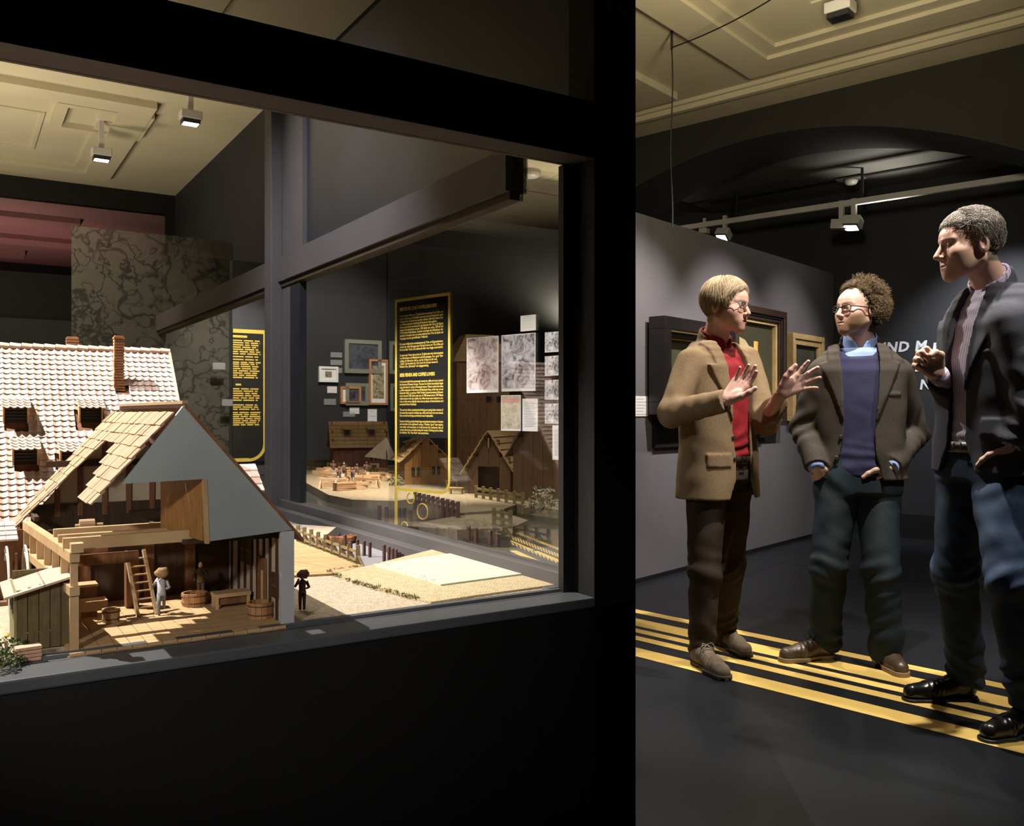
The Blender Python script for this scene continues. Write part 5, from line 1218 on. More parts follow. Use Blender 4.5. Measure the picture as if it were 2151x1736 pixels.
SKIN = mat('skin', (1, 1, 1), (.93, .90, .89), .48, 60, attr=True, bump=.03, bscale=400)
def head_mesh(o):
    """head in its own frame (x person's left, y forward, z up); returns verts, faces, colours"""
    st = .0026; lo, hi = (-.105, -.125, -.235), (.105, .135, .135); p = grid(lo, hi, st)
    hw = o.get('w', 1.0)
    d = ell(p, (0, -.014, .036), (.0755*hw, .097, .084))
    d = su(d, ell(p, (0, .030, -.026), (.060*hw, .060, .084)), .03)
    d = su(d, ell(p, (0, .055, .030), (.054*hw, .042, .045)), .02)
    for s in (-1, 1):
        d = su(d, rc(p, (s*.053*hw, -.012, -.058), (s*.014, .070, -.104), .016, .017), .028)
        d = su(d, sph(p, (s*.043*hw, .056, -.028), .022), .036); d = su(d, ell(p, (s*.036*hw, .045, -.058), (.022, .032, .036)), .034)
        d = su(d, rc(p, (s*.012, .090, .016), (s*.046, .070, .018), .008, .007), .012)
    d = su(d, sph(p, (0, .074, -.106), .0185+o.get('chin', 0)), .022)
    for s in (-1, 1):
        d = ss(d, ell(p, (s*.031, .102, -.001), (.020, .018, .012)), .010)
        d = su(d, sph(p, (s*.031, .0775, -.001), .0125), .004)
    nl = o.get('nose', 1.0)
    d = su(d, rc(p, (0, .088, .010), (0, .088+.024*nl, -.036), .0075, .0105), .008)
    for s in (-1, 1): d = su(d, sph(p, (s*.0115, .096+.004*nl, -.040), .0082), .006)
    d = su(d, ell(p, (0, .074, -.073), (.032, .022, .022)), .028)
    for s in (-1, 1):
        d = su(d, rc(p, (0, .0965, -.0665), (s*.021, .0885, -.0695), .0042, .0026), .004)
        d = su(d, rc(p, (0, .0955, -.0795), (s*.019, .0885, -.0745), .0050, .0028), .005)
    d = np.maximum(d, -rc(p, (-.022, .0975, -.0722), (.022, .0975, -.0722), .0022, .0022)) if not o.get('open') else np.maximum(d, -ell(p, (0, .099, -.0725), (.017, .012, .0035)))
    # ears
    for s in (-1, 1):
        e = ell(p, (s*.0785*hw, -.016, -.012), (.008, .019, .031)); e = np.maximum(e, -ell(p, (s*.0865*hw, -.011, -.010), (.007, .010, .019)))
        d = su(d, e, .006)
    # neck
    nk = o['neck']; d = su(d, rc(p, (0, -.030, -.05), nk, .052, .060), .03)
    d = np.maximum(d, p[2]*0-(p[2]+.228))
    V, Fq = surfnet(d, lo, st)
    x, y, z = V.T; c = np.tile(np.array(o.get('skin', (.56, .33, .24))), (len(V), 1))
    def blend(mk, colr):
        nonlocal c
        c = c*(1-mk[:, None])+np.array(colr)*mk[:, None]
    def soft(v, w): return np.clip(v/w+.5, 0, 1)
    flush = np.exp(-((np.abs(x)-.042)**2+(y-.07)**2+(z+.035)**2)/.022**2)*.35+np.exp(-((x)**2+(y-.108)**2+(z+.035)**2)/.016**2)*.4
    blend(flush, (.60, .27, .21))
    lip = soft(.0085-np.abs(z+.0735), .004)*soft(.023-np.abs(x), .006)*soft(y-.088, .006); blend(lip*.75, (.42, .16, .13))
    dark = soft(.0022-np.abs(z+.0722), .002)*soft(.022-np.abs(x), .004)*soft(y-.086, .006); blend(dark, (.10, .03, .025))
    if o.get('stubble'):
        st_ = soft(-.058-z+.02*np.clip((np.abs(x)-.03)/.03, 0, 1.4), .02)*soft(y+.005, .03)*soft(z+.128, .01)*(1-lip); blend(st_*o['stubble'], o['beardcol'])
    for s in (-1, 1):
        ex_ = x-s*.031; r2 = (ex_/.0125)**2+((z+.001)/(.0042 if not o.get('squint') else .0026))**2
        eye = soft(1-r2, .35)*soft(y-.082, .004); blend(eye, (.62, .58, .55))
        ir = soft(.0052-np.hypot(ex_-o.get('gaze', 0), z+.0008), .0016)*eye; blend(ir, (.05, .045, .04))
        lid = soft(.0013-np.abs(z+.001-.0046*(1-(ex_/.0135)**2)), .0012)*soft(.0135-np.abs(ex_), .002)*soft(y-.078, .004); blend(lid*.9, (.10, .05, .04))
        br = soft(.0036-np.abs(z-.0205+.12*np.maximum(np.abs(ex_)-.006, 0)), .003)*soft(.021-np.abs(ex_), .006)*soft(y-.06, .01); blend(br*.8, o.get('brow', (.18, .11, .06)))
    if 'hairmask' in o: blend(np.clip(o['hairmask'](x, y, z), 0, 1), o['haircol'])
    return V, Fq, c
def hand_mesh(o):
    """hand in its own frame: x thumb side, y fingers, z palm normal; wrist at the origin"""
    st = .0024; lo, hi = (-.095, -.085, -.085), (.105, .20, .115); p = grid(lo, hi, st)
    kn = [(.030, .090, 0), (.010, .096, -.002), (-.011, .091, -.001), (-.030, .082, .001)]; ln = [.072, .080, .074, .058]
    fa = o.get('fa', (0, -.07, 0)); d = rc(p, fa, (0, .004, 0), .025, .023); d = np.where(np.abs(p[1]) < 9, d, d)
    for i, k in enumerate(kn): d = su(d, rc(p, (k[0]*.45, .01, 0), k, .0165, .0128-.0008*i), .012)
    d = su(d, ell(p, (.024, .036, .010), (.019, .032, .014)), .010)
    cu = o.get('curl', [(20, 25, 15)]*4); spd = o.get('spread', (8, 2, -4, -10))
    for i, k in enumerate(kn):
        a = math.radians(spd[i]); dirx, diry = math.sin(a), math.cos(a); q = np.array(k, float); ang_ = 0; r0 = (.0100, .0102, .0096, .0086)[i]
        for j, fr in enumerate((.46, .30, .26)):
            ang_ += math.radians(cu[i][j]); v = np.array([dirx*math.cos(ang_), diry*math.cos(ang_), math.sin(ang_)])
            q2 = q+v*ln[i]*fr; d = su(d, rc(p, q, q2, r0*(1-.10*j), r0*(.9-.10*j)), .0035 if j else .006); q = q2
    tb_ = o.get('thumb', [(.026, .022, .008), (.052, .050, .018), (.066, .078, .024), (.074, .102, .026)])
    for j in range(3): d = su(d, rc(p, tb_[j], tb_[j+1], (.0165, .0125, .0110)[j], (.0125, .0110, .0092)[j]), .006)
    V, Fq = surfnet(d, lo, st)
    c = np.tile(np.array(o.get('skin', (.56, .33, .24))), (len(V), 1))
    c *= (1-.10*np.clip((V[:, 1]-.06)/.1, 0, 1)*np.array([0, 1, 1]))[:, :] if False else 1
    kx = np.zeros(len(V))
    for k in kn: kx += np.exp(-((V[:, 0]-k[0])**2+(V[:, 1]-k[1])**2)/.010**2)*(V[:, 2] < 0)
    c = c*(1-.12*kx[:, None]*np.array([.3, 1, 1])); return V, Fq, c
def strands(name, par, root_fn, n, step_fn, nseg, rad, mats_, Mh, hx):
    """hair as many fine tapered tufts grown from the scalp (head frame -> world by Mh)"""
    mb = MB(); k = 0
    while k < n:
        r = root_fn()
        if r is None: continue
        k += 1; pts = [np.array(r)]; mem = {}
        for j in range(nseg): pts.append(step_fn(pts, j, mem))
        mb.cm = random.randrange(len(mats_)); rr = rad*random.uniform(.7, 1.3)
        mb.tube([hx(q) for q in pts], [rr*(1-.75*(j/nseg)**1.5) for j in range(nseg+1)], 3, caps=False)
    o = mb.build(name, None, par, True, mats=mats_); tag(o, kind='stuff'); return o
CR_C, CR_R = np.array((0, -.014, .036)), np.array((.0775, .099, .086))
def scalp(v, off=0.0): v = unit(v); return CR_C+v*(CR_R+off)
def push(q, off):
    e = (q-CR_C)/CR_R; l = np.linalg.norm(e)
    return q if l > 1+off/.085 else CR_C+(q-CR_C)*((1+off/.085)/l)

def V3(q): return np.array((q.x, q.y, q.z))
def person(cfg):
    root = Vector(cfg['root']); rt = V3(root)
    def W(v): return np.asarray(v, float)-rt             # world -> person local
    J = {k: W(V3(v)) for k, v in cfg['joints'].items()}
    f = unit((*cfg['face'], 0)); s = np.array((-f[1], f[0], 0)); hf = unit(cfg['headface']); hup = unit(cfg.get('headup', (0, 0, 1)))
    hs_ = unit(np.cross(hup, hf)); hup = unit(np.cross(hf, hs_))
    Rh = np.stack([hs_, hf, hup], 1); hs = cfg.get('headscale', 1.0); hc = J['head']
    def hx(q): return Vector(hc+Rh @ (np.asarray(q)*hs))
    # ---- body: head, hands and the hidden core as one mesh
    Vs, Fs, Cs = [], [], []; base = 0
    def addm(V, Fq, c):
        nonlocal base
        Vs.append(V); Fs.append(Fq+base); Cs.append(c); base += len(V)
    nk = Rh.T @ (J['neck']-hc)/hs; ho = dict(cfg['headopt']); ho['neck'] = tuple(nk)
    V, Fq, c = head_mesh(ho); addm((V*hs) @ Rh.T+hc, Fq if np.linalg.det(Rh) > 0 else Fq[:, ::-1], c)
    for side in ('r', 'l'):
        h = cfg['hand_'+side]; d_ = unit(h['d']); t_ = np.array(h['t'], float); t_ = unit(t_-d_*np.dot(t_, d_))
        n_ = np.cross(t_, d_) if side == 'r' else np.cross(d_, t_); M = np.stack([t_, d_, n_], 1)
        fa_ = M.T @ unit(J['el_'+side]-J['wr_'+side])*.055; V, Fq, c = hand_mesh({**h, 'fa': tuple(fa_), 'skin': cfg['headopt'].get('handskin', cfg['headopt'].get('skin', (.56, .33, .24)))}); sc = h.get('scale', 1.0)
        addm((V*sc) @ M.T+J['wr_'+side], Fq if side == 'r' else Fq[:, ::-1], c)
    st = .016; allp = np.array(list(J.values())); lo = allp.min(0)-.2; hi = allp.max(0)+.2; lo[2] = max(lo[2], 0.02); p = grid(lo, hi, st)
    pel = (J['hip_r']+J['hip_l'])/2; nb = J['neck']
    d = rc(p, pel+(0, 0, .09), nb-(0, 0, .16), .06, .09)
    for q in ('r', 'l'):
        d = su(d, rc(p, nb-(0, 0, .12), J['sh_'+q], .07, .045), .03); d = su(d, rc(p, J['sh_'+q], J['el_'+q], .045, .036), .03); d = su(d, rc(p, J['el_'+q], J['wr_'+q], .036, .026), .02)
        d = su(d, rc(p, pel+(0, 0, .06), J['hip_'+q], .055, .06), .02); d = su(d, rc(p, J['hip_'+q], J['kn_'+q], .06, .044), .02); d = su(d, rc(p, J['kn_'+q], J['an_'+q], .048, .034), .03)
    d = su(d, rc(p, nb-(0, 0, .12), nb+(0, 0, .04), .06, .05), .03)
    V, Fq = surfnet(d, lo, st); addm(V, Fq, np.tile(np.array(cfg['headopt'].get('skin', (.56, .33, .24))), (len(V), 1)))
    body = mesh_np('person', np.concatenate(Vs), np.concatenate(Fs), SKIN, None, np.concatenate(Cs)); body.location = root
    tag(body, cfg['label'], 'person', 'visitors talking in the hall')
    # ---- torso garments
    T = cfg['torso']; zs = np.array([t[0] for t in T])[::-1]
    tx = np.array([t[1] for t in T])[::-1]; ty = np.array([t[2] for t in T])[::-1]; tw = np.array([t[3] for t in T])[::-1]; td = np.array([t[4] for t in T])[::-1]
    def ip(z, arr):
        # smooth interpolation through the sections
        i = np.clip(np.searchsorted(zs, z)-1, 0, len(zs)-2); u = np.clip((z-zs[i])/(zs[i+1]-zs[i]), 0, 1); u = u*.35+.65*u*u*(3-2*u); return (arr[i]*(1-u)+arr[i+1]*u).astype(f32)
    def torso(p, dw=0.0, dd=0.0, nexp=2.3):
        z = p[2].ravel(); sh3 = (1, 1, -1)
        cx_2 = ip(z, tx).reshape(sh3); cy_2 = ip(z, ty).reshape(sh3); w = (ip(z, tw)+dw).reshape(sh3); dp = (ip(z, td)+dd).reshape(sh3)
        x, y = p[0]-cx_2, p[1]-cy_2; a = x*s[0]+y*s[1]; b = x*f[0]+y*f[1]
        r = (np.abs(a/w)**nexp+np.abs(b/dp)**nexp)**(1/nexp); return (r-1)*np.minimum(w, dp), a, b
    def arm(p, q, r, cut=0.0, folds=0.0):
        sh, el, wr = J['sh_'+q], J['el_'+q], J['wr_'+q]
        up = rc(p, sh, el, r[0], r[1]); lw = rc(p, el, wr, r[1], r[2])
        dv = unit(wr-el); e_ = wr+dv*cut
        lw = np.maximum(lw, (p[0]-e_[0])*dv[0]+(p[1]-e_[1])*dv[1]+(p[2]-e_[2])*dv[2])
        d = su(up, lw, .02)
        if folds:
            de = np.sqrt((p[0]-el[0])**2+(p[1]-el[1])**2+(p[2]-el[2])**2); tt = (p[0]-el[0])*dv[0]+(p[1]-el[1])*dv[1]+(p[2]-el[2])*dv[2]
            d = d+folds*np.sin(tt*95+3*wob(p, 14))*np.exp(-(de/.15)**2)+folds*.5*wob(p, 32, 1.0)
        return d
    jk = cfg['jacket']; st = jk.get('step', .0062)
    lo = np.array([allp[:, 0].min()-.14, allp[:, 1].min()-.14, jk['hem']-.02]); hi = np.array([allp[:, 0].max()+.14, allp[:, 1].max()+.14, nb[2]+.09])
    keys = ['sh_r', 'sh_l', 'el_r', 'el_l', 'wr_r', 'wr_l', 'neck']; ap = np.array([J[k] for k in keys]+[np.array((tx.min(), ty.min(), 1)), np.array((tx.max(), ty.max(), 1))])
    lo[:2] = np.minimum(ap[:, :2].min(0)-.09, [tx.min()-.27, ty.min()-.27]); hi[:2] = np.maximum(ap[:, :2].max(0)+.09, [tx.max()+.27, ty.max()+.27])
    lo[2] = min(lo[2], min(J['wr_r'][2], J['wr_l'][2])-.05)
    p = grid(lo, hi, st)
    t0_, a, b = torso(p); z = p[2]
    out = t0_+.003*wob(p, 15)+.0016*wob(p, 27, 2.)
    inner = torso(p, -.015, -.015)[0]
    out = np.maximum(out, jk['hem']-z+jk.get('hemtilt', 0)*a)
    wid = np.interp(z.ravel(), *zip(*jk['gap'][::-1])).reshape(1, 1, -1).astype(f32); mid = jk.get('mid', 0.0)
    if jk.get('gapL'): widL = np.interp(z.ravel(), *zip(*jk['gapL'][::-1])).reshape(1, 1, -1).astype(f32)
    else: widL = wid
    edge = np.maximum((a-mid)-widL, -(a-mid)-wid)          # <0 inside the opening
    opn = np.maximum(edge, -b+.0)
    shell = np.maximum(out, -np.maximum(inner, z-jk.get('hollow', nb[2]-.34)))
    # lapels and collar lie on the shell
    if 'lapel' in jk:
        lw = np.interp(z.ravel(), *zip(*jk['lapel'][::-1])).reshape(1, 1, -1).astype(f32)
        band = np.maximum(edge-lw, -b+.02); lap = np.maximum(np.maximum(out-.011, band), -(inner+.004)); lap = np.maximum(lap, z-(nb[2]+.0)); lap = np.where(lw > .004, lap, .1)
        shell = np.minimum(shell, lap)
    for (a0, a1, z0, z1, tk, front) in jk.get('flaps', []):
        fb = np.maximum(np.maximum(a0-a, a-a1), np.maximum(z0-z, z-z1)); fb = np.maximum(fb, -b*front); shell = np.minimum(shell, np.maximum(np.maximum(out-tk, fb), -out-.01))
    shell = np.maximum(shell, -opn)
    shell = np.maximum(shell, z-(nb[2]-.004))
    # collar ring
    nd = unit(hc-Rh[:, 1]*.03*hs-nb); cr = jk.get('collar', .078)
    x, y, zz = p[0]-nb[0], p[1]-nb[1], p[2]-nb[2]; h_ = x*nd[0]+y*nd[1]+zz*nd[2]; rr = np.sqrt(np.maximum((x-h_*nd[0])**2+(y-h_*nd[1])**2+(zz-h_*nd[2])**2, 1e-9))
    bf = x*f[0]+y*f[1]
    shell = np.maximum(shell, -np.maximum(rr-(cr-.012), -(zz+.03)))
    ring = np.maximum(np.abs(rr-(cr+.002-.12*h_))-.0062, np.maximum(h_-jk.get('collarh', .026)+bf*.40, -h_-.05)); ring = np.maximum(ring, bf-jk.get('ringfront', .012))
    shell = su(shell, ring, .012)
    slv = np.minimum(arm(p, 'r', jk['arm'], jk.get('cut', -.01), jk.get('folds', .004)), arm(p, 'l', jk['arm'], jk.get('cut', -.01), jk.get('folds', .004)))
    slv = np.maximum(slv, -np.maximum(opn, -(out+.03))) if False else slv
    D = su(shell, slv, .022)
    # keep the opening clear of the shoulder blend
    D = np.maximum(D, -np.maximum(opn+.004, -(t0_+.075))) if jk.get('clear', True) else D
    V, Fq = surfnet(D, lo, st); jo = mesh_np('jacket', V, Fq, jk['mat'], body)
    def surf(a_, z_, off=.004, shape=None):
        i = [float(ip(np.array([z_]), q)[0]) for q in (tx, ty, tw, td)]; bb = i[3]*max(1-abs(a_/i[2])**2.3, 0)**(1/2.3)+off
        return Vector(np.array((i[0], i[1], z_))+s*a_+f*bb)
    for (a_, z_) in jk.get('buttons', []):
        q = surf(a_, z_, .004); m_ = MB().lathe([(.004, -.003), (.0095, -.002), (.0105, .001), (.008, .003), (.003, .002)], (0, 0, 0), 12); o = m_.build('button', jk['button'], jo, True)
        o.location = q; o.rotation_euler = Vector(f).to_track_quat('Z', 'Y').to_euler()
    # ---- shirt / sweater
    for nm, g in cfg['tops'].items():
        lo2 = np.array([tx.min()-.24, ty.min()-.24, g['z'][0]-.02]); hi2 = np.array([tx.max()+.24, ty.max()+.24, g['z'][1]+.08]); p2 = grid(lo2, hi2, .0065)
        d2, a2, b2 = torso(p2, g.get('dw', -.02), g.get('dd', -.018)); d2 = d2+g.get('fold', .003)*(wob(p2, 24)+.6*wob(p2, 43, 1.))+g.get('fold', .003)*1.3*np.exp(-((p2[2]-g['z'][0]-.06)/.07)**2)*np.sin(p2[2]*120+4*wob(p2, 11))
        d2 = np.maximum(d2, np.maximum(g['z'][0]-p2[2], p2[2]-g['z'][1]-.0))
        x, y, zz = p2[0]-nb[0], p2[1]-nb[1], p2[2]-nb[2]; h_ = x*nd[0]+y*nd[1]+zz*nd[2]; rr = np.sqrt(np.maximum((x-h_*nd[0])**2+(y-h_*nd[1])**2+(zz-h_*nd[2])**2, 1e-9)); bf = x*f[0]+y*f[1]; af = x*s[0]+y*s[1]
        if g.get('vneck'): d2 = np.maximum(np.maximum(d2, -np.maximum(rr-.064, -h_-.06)), p2[2]-(g['z'][1]-.42*np.maximum(bf-.015, 0)+.9*np.maximum(np.abs(af)-.055, 0)))
        if g.get('collar'):
            ch = g['collar']; R0 = g.get('cr', .062)
            d2 = np.maximum(d2, -np.maximum(rr-R0+.004, -h_-.04))
        V, Fq = surfnet(d2, lo2, .0065); top_o = mesh_np(nm, V, Fq, g['mat'], body)
        if g.get('collar'):
            stc = .0034; lo5 = nb-np.array((.15, .15, .10)); hi5 = nb+np.array((.15, .15, .13)); p5 = grid(lo5, hi5, stc)
            x, y, zz = p5[0]-nb[0], p5[1]-nb[1], p5[2]-nb[2]; h_ = x*nd[0]+y*nd[1]+zz*nd[2]; rr = np.sqrt(np.maximum((x-h_*nd[0])**2+(y-h_*nd[1])**2+(zz-h_*nd[2])**2, 1e-9)); bf = x*f[0]+y*f[1]; af = x*s[0]+y*s[1]
            top_h = ch-.30*bf
            vee = np.maximum(np.abs(af)-np.maximum(.006+.62*(h_+.012), .002), -bf)
            stand = np.maximum(np.abs(rr-R0+.10*h_)-.0032, np.maximum(h_-top_h, -h_-.035))
            fold = np.maximum(np.abs(rr-(R0+.0075-.10*(h_-top_h)))-.0034, np.maximum(h_-top_h-.002, -(h_-top_h)-.036-.45*np.maximum(bf, 0)))
            c3 = np.maximum(np.minimum(stand, fold), -vee); V, Fq = surfnet(c3, lo5, stc)
            if len(V): mesh_np('collar', V, Fq, g['mat'], top_o)
    # ---- shirt cuffs
    if cfg.get('cuff'):
        cm, cl_n = cfg['cuff']
        for q in ('r', 'l'):
            dv = unit(J['wr_'+q]-J['el_'+q]); b0 = J['wr_'+q]+dv*(jk.get('cut', -.01)-.03); b1 = b0+dv*(.03+cl_n)
            MB().tube([Vector(b0), Vector(b0*.5+b1*.5), Vector(b1), Vector(b1-dv*.004)], [.036, .037, .036, .031], 20, caps=False).build('shirt_cuff', cm, body, True)
    # ---- trousers
    tr_ = cfg['trousers']; st = .008; lo3 = np.array([min(J[k][0] for k in ('hip_r', 'hip_l', 'an_r', 'an_l', 'kn_r', 'kn_l'))-.16, min(J[k][1] for k in ('hip_r', 'hip_l', 'an_r', 'an_l', 'kn_r', 'kn_l'))-.17, .03]); hi3 = np.array([max(J[k][0] for k in ('hip_r', 'hip_l', 'an_r', 'an_l', 'kn_r', 'kn_l'))+.16, max(J[k][1] for k in ('hip_r', 'hip_l', 'an_r', 'an_l', 'kn_r', 'kn_l'))+.17, tr_['top']+.02])
    p3 = grid(lo3, hi3, st); rr_ = tr_['r']
    d3, a3, b3 = torso(p3, -.024, -.022); d3 = np.maximum(d3, tr_['crotch']+.02-p3[2])
    for q in ('r', 'l'):
        hp, kn_, an = J['hip_'+q], J['kn_'+q], J['an_'+q]
        leg = rc(p3, hp, kn_, rr_[0], rr_[1]); low = rc(p3, kn_, an, rr_[1], rr_[2]); leg = su(leg, low, .03)
        zk = kn_[2]; fz = tr_.get('fold', .004); ph = 1.0 if q == 'r' else 2.6
        dl = np.exp(-((p3[2]-an[2]-.06)/.09)**2)*1.7+np.exp(-((p3[2]-zk+.02)/.09)**2)*1.0+np.exp(-((p3[2]-hp[2]+.05)/.07)**2)*.6+.08
        leg = leg+fz*dl*np.sin(p3[2]*70+7*wob(p3, 8, ph)+((p3[0]-kn_[0])*s[0]+(p3[1]-kn_[1])*s[1])*45*(1 if q == 'r' else -1)+ph)*.5*(.55+.9*np.abs(wob(p3, 13, ph+1)))+fz*.6*wob(p3, 22, ph)
        leg = np.maximum(leg, an[2]+tr_.get('hem', -.045)-p3[2]+.25*((p3[0]-an[0])*f[0]+(p3[1]-an[1])*f[1]))
        d3 = su(d3, leg, .03 if q == 'r' else .02)
    d3 = np.maximum(d3, p3[2]-tr_['top']); V, Fq = surfnet(d3, lo3, st)
    col = None
    if tr_.get('fade'):
        fr_ = np.zeros(len(V)); 
        for q in ('r', 'l'):
            hp, kn_ = J['hip_'+q], J['kn_'+q]; mid_ = hp*.55+kn_*.45+f*.09; fr_ += np.exp(-(((V-mid_)@s)/.05)**2-(((V-mid_)[:, 2])/.17)**2)*((V-mid_)@f > -.06)
            fr_ += .6*np.exp(-(((V-kn_-f*.07)@s)/.05)**2-(((V-kn_)[:, 2])/.08)**2)*((V-kn_)@f > 0)
        nz = (np.sin(V[:, 0]*60+V[:, 2]*31)*np.sin(V[:, 1]*55)*np.sin(V[:, 2]*47))*.12
        k = np.clip(fr_*.55+nz, 0, 1)[:, None]; col = np.array(tr_['c0'])*(1-k)+np.array(tr_['fade'])*k
    mesh_np('trousers', V, Fq, tr_['mat'], body, col)
    if cfg.get('belt'):
        zb_, bm_ = cfg['belt']; ring_ = []
        for k in range(40):
            a_ = 2*math.pi*k/40; i = [float(ip(np.array([zb_]), q)[0]) for q in (tx, ty, tw, td)]; ring_.append(Vector(np.array((i[0], i[1], zb_))+s*(i[2]-.014)*math.cos(a_)+f*(i[3]-.012)*math.sin(a_)))
        mb = MB(); n = 40
        for k in range(n):
            q0_, q1_ = ring_[k], ring_[(k+1) % n]; c_ = Vector((tx.mean(), ty.mean(), zb_)); o0_ = (q0_-c_).normalized()*.004; o1_ = (q1_-c_).normalized()*.004; u = Vector((0, 0, .017))
            mb.add([q0_-u, q1_-u, q1_+u, q0_+u, q0_-u+o0_, q1_-u+o1_, q1_+u+o1_, q0_+u+o0_], [(4, 5, 6, 7), (0, 3, 2, 1), (3, 7, 6, 2), (0, 1, 5, 4)])
        bo = mb.build('belt', bm_, body, True); q = surf(0, zb_, -.004); mb = MB()
        for bx in ((-.018, .018, .013, .016), (-.018, .018, -.016, -.013), (-.018, -.015, -.016, .016), (.015, .018, -.016, .016)): mb.prism([Vector(s)*x_+Vector((0, 0, z_))+q for x_, z_ in ((bx[0], bx[2]), (bx[1], bx[2]), (bx[1], bx[3]), (bx[0], bx[3]))], Vector(f)*.004)
        mb.build('buckle', mat('belt buckle steel', (.16, .15, .14), (.12, .11, .1), .4, 5, metal=1.0), bo)
    # ---- shoes
    sh_ = cfg['shoes']
    for q in ('r', 'l'):
        h0, t0_2 = [W(V3(v)) for v in sh_[q]]; dv = unit((t0_2-h0)*np.array((1, 1, 0))); L_ = sh_.get('len', .29); px_ = np.array((-dv[1], dv[0], 0)); org = np.array((h0[0], h0[1], 0)); an = J['an_'+q]
        lo4, hi4 = (-.075, -.075, -.01), (L_+.03, .075, .21); p4 = grid(lo4, hi4, .0035)
        sgn = 1 if q == 'r' else -1      # inner side
        ax0 = float(np.dot(an-org, dv)); ay0 = float(np.dot(an-org, px_))
        top = sh_.get('top', .10)
        u = rc(p4, (.045, 0, .050), (.10, 0, .060), .036, .040); u = su(u, rc(p4, (.10, 0, .058), (L_*.62, .003*sgn, .038), .040, .040), .02)
        u = su(u, rc(p4, (L_*.62, .003*sgn, .036), (L_-.042, .004*sgn, .034), .042, .034), .02); u = su(u, rc(p4, (.052, 0, .05), (ax0*.5+.03, ay0*.6, top), .040, .043), .025)
        u = np.maximum(u, p4[2]-top-.012+0*p4[0]); zt = .022 if not sh_.get('thin') else .014
        u = u+.0012*wob(p4, 70)+.0016*np.exp(-((p4[0]-L_*.60)/.03)**2)*np.sin(p4[0]*300+p4[2]*90)
        u = np.maximum(u, zt-.004-p4[2])
        Rm_ = np.stack([dv, px_, np.array((0, 0, 1))], 1)
        V, Fq = surfnet(u, lo4, .0035); so = mesh_np('shoe', V @ Rm_.T+org, Fq, sh_['mat'], body)
        flat = (p4[0], p4[1], p4[2]*0)
        sl_ = rc(flat, (.042, 0, 0), (L_*.62, .002*sgn, 0), .0405, .047); sl_ = su(sl_, rc(flat, (L_*.62, .003*sgn, 0), (L_-.042, .005*sgn, 0), .047, .040), .02)
        waist = .006*np.exp(-((p4[0]-L_*.36)/.035)**2); sl_ = sl_+waist
        heel = np.where((p4[0] > L_*.30) & (p4[0] < L_*.52), .009, .0)
        if sh_.get('lug'): heel = heel+np.where((np.sin(p4[0]*300) > .2) & (sl_ > -.009), .008, 0)
        sl_ = np.maximum(sl_, np.maximum(p4[2]-zt, heel-p4[2])); V, Fq = surfnet(sl_, lo4, .0035); mesh_np('sole', V @ Rm_.T+org, Fq, sh_['sole'], so, smooth=False)
        if sh_.get('lace') is not None:
            def S(x_, y_, z_): return Vector(org+dv*x_+px_*y_+np.array((0, 0, z_)))
            mb = MB()
            for k in range(4):
                x_ = .105+k*.021; z_ = .108-k*.0105; mb.tube([S(x_-.004, -.026, z_-.012), S(x_+.002, -.012, z_-.001), S(x_+.006, .012, z_-.001), S(x_+.012, .026, z_-.012)], .0026, 6)
                mb.tube([S(x_+.012, -.026, z_-.012), S(x_+.006, -.012, z_), S(x_+.002, .012, z_), S(x_-.004, .026, z_-.012)], .0026, 6)
            for sg in (-1, 1): mb.tube([S(.115, 0, .113), S(.125, sg*.022, .122), S(.14, sg*.034, .105), S(.132, sg*.022, .098), S(.118, 0, .112)], .0022, 6)
            mb.build('lace', sh_['lace'], so, True)
    return body, dict(J=J, hx=hx, Rh=Rh, hc=hc, hs=hs, f=f, s=s, surf=surf)
def glasses(par, hx, rim, rr, w=.024, h=.016, sq=4.0, z0=-.004, thick=None):
    t = MB(); y0 = .100
    def loop(sx): return [(sx*.033+w*np.sign(math.cos(a))*abs(math.cos(a))**(2/sq), y0-.010*((sx*.033+w*math.cos(a))/.06)**2, z0+h*np.sign(math.sin(a))*abs(math.sin(a))**(2/sq)) for a in [2*math.pi*k/28 for k in range(28)]]
    for sx in (-1, 1): t.tube([hx(q) for q in loop(sx)], rr, 6, True)
    t.tube([hx(q) for q in ((-.010, y0+.001, z0+.005), (0, y0+.005, z0+.008), (.010, y0+.001, z0+.005))], rr, 6)
    for sx in (-1, 1): t.tube([hx(q) for q in ((sx*.057, y0-.008, z0+.006), (sx*.071, y0-.016, z0+.006), (sx*.078, .03, z0+.004), (sx*.081, -.012, z0+.004), (sx*.081, -.03, z0-.016))], rr*(thick or 1), 6)
    g = t.build('glasses', rim, par, True)
    for sx in (-1, 1):
        l = loop(sx); MB().add([hx(q) for q in l]+[hx((q[0], q[1]-.0015, q[2])) for q in l], [tuple(range(28)), tuple(range(55, 27, -1))]).build('lens', glassmat('spectacle lens', (.97, .98, .97), .05), g)
    return g
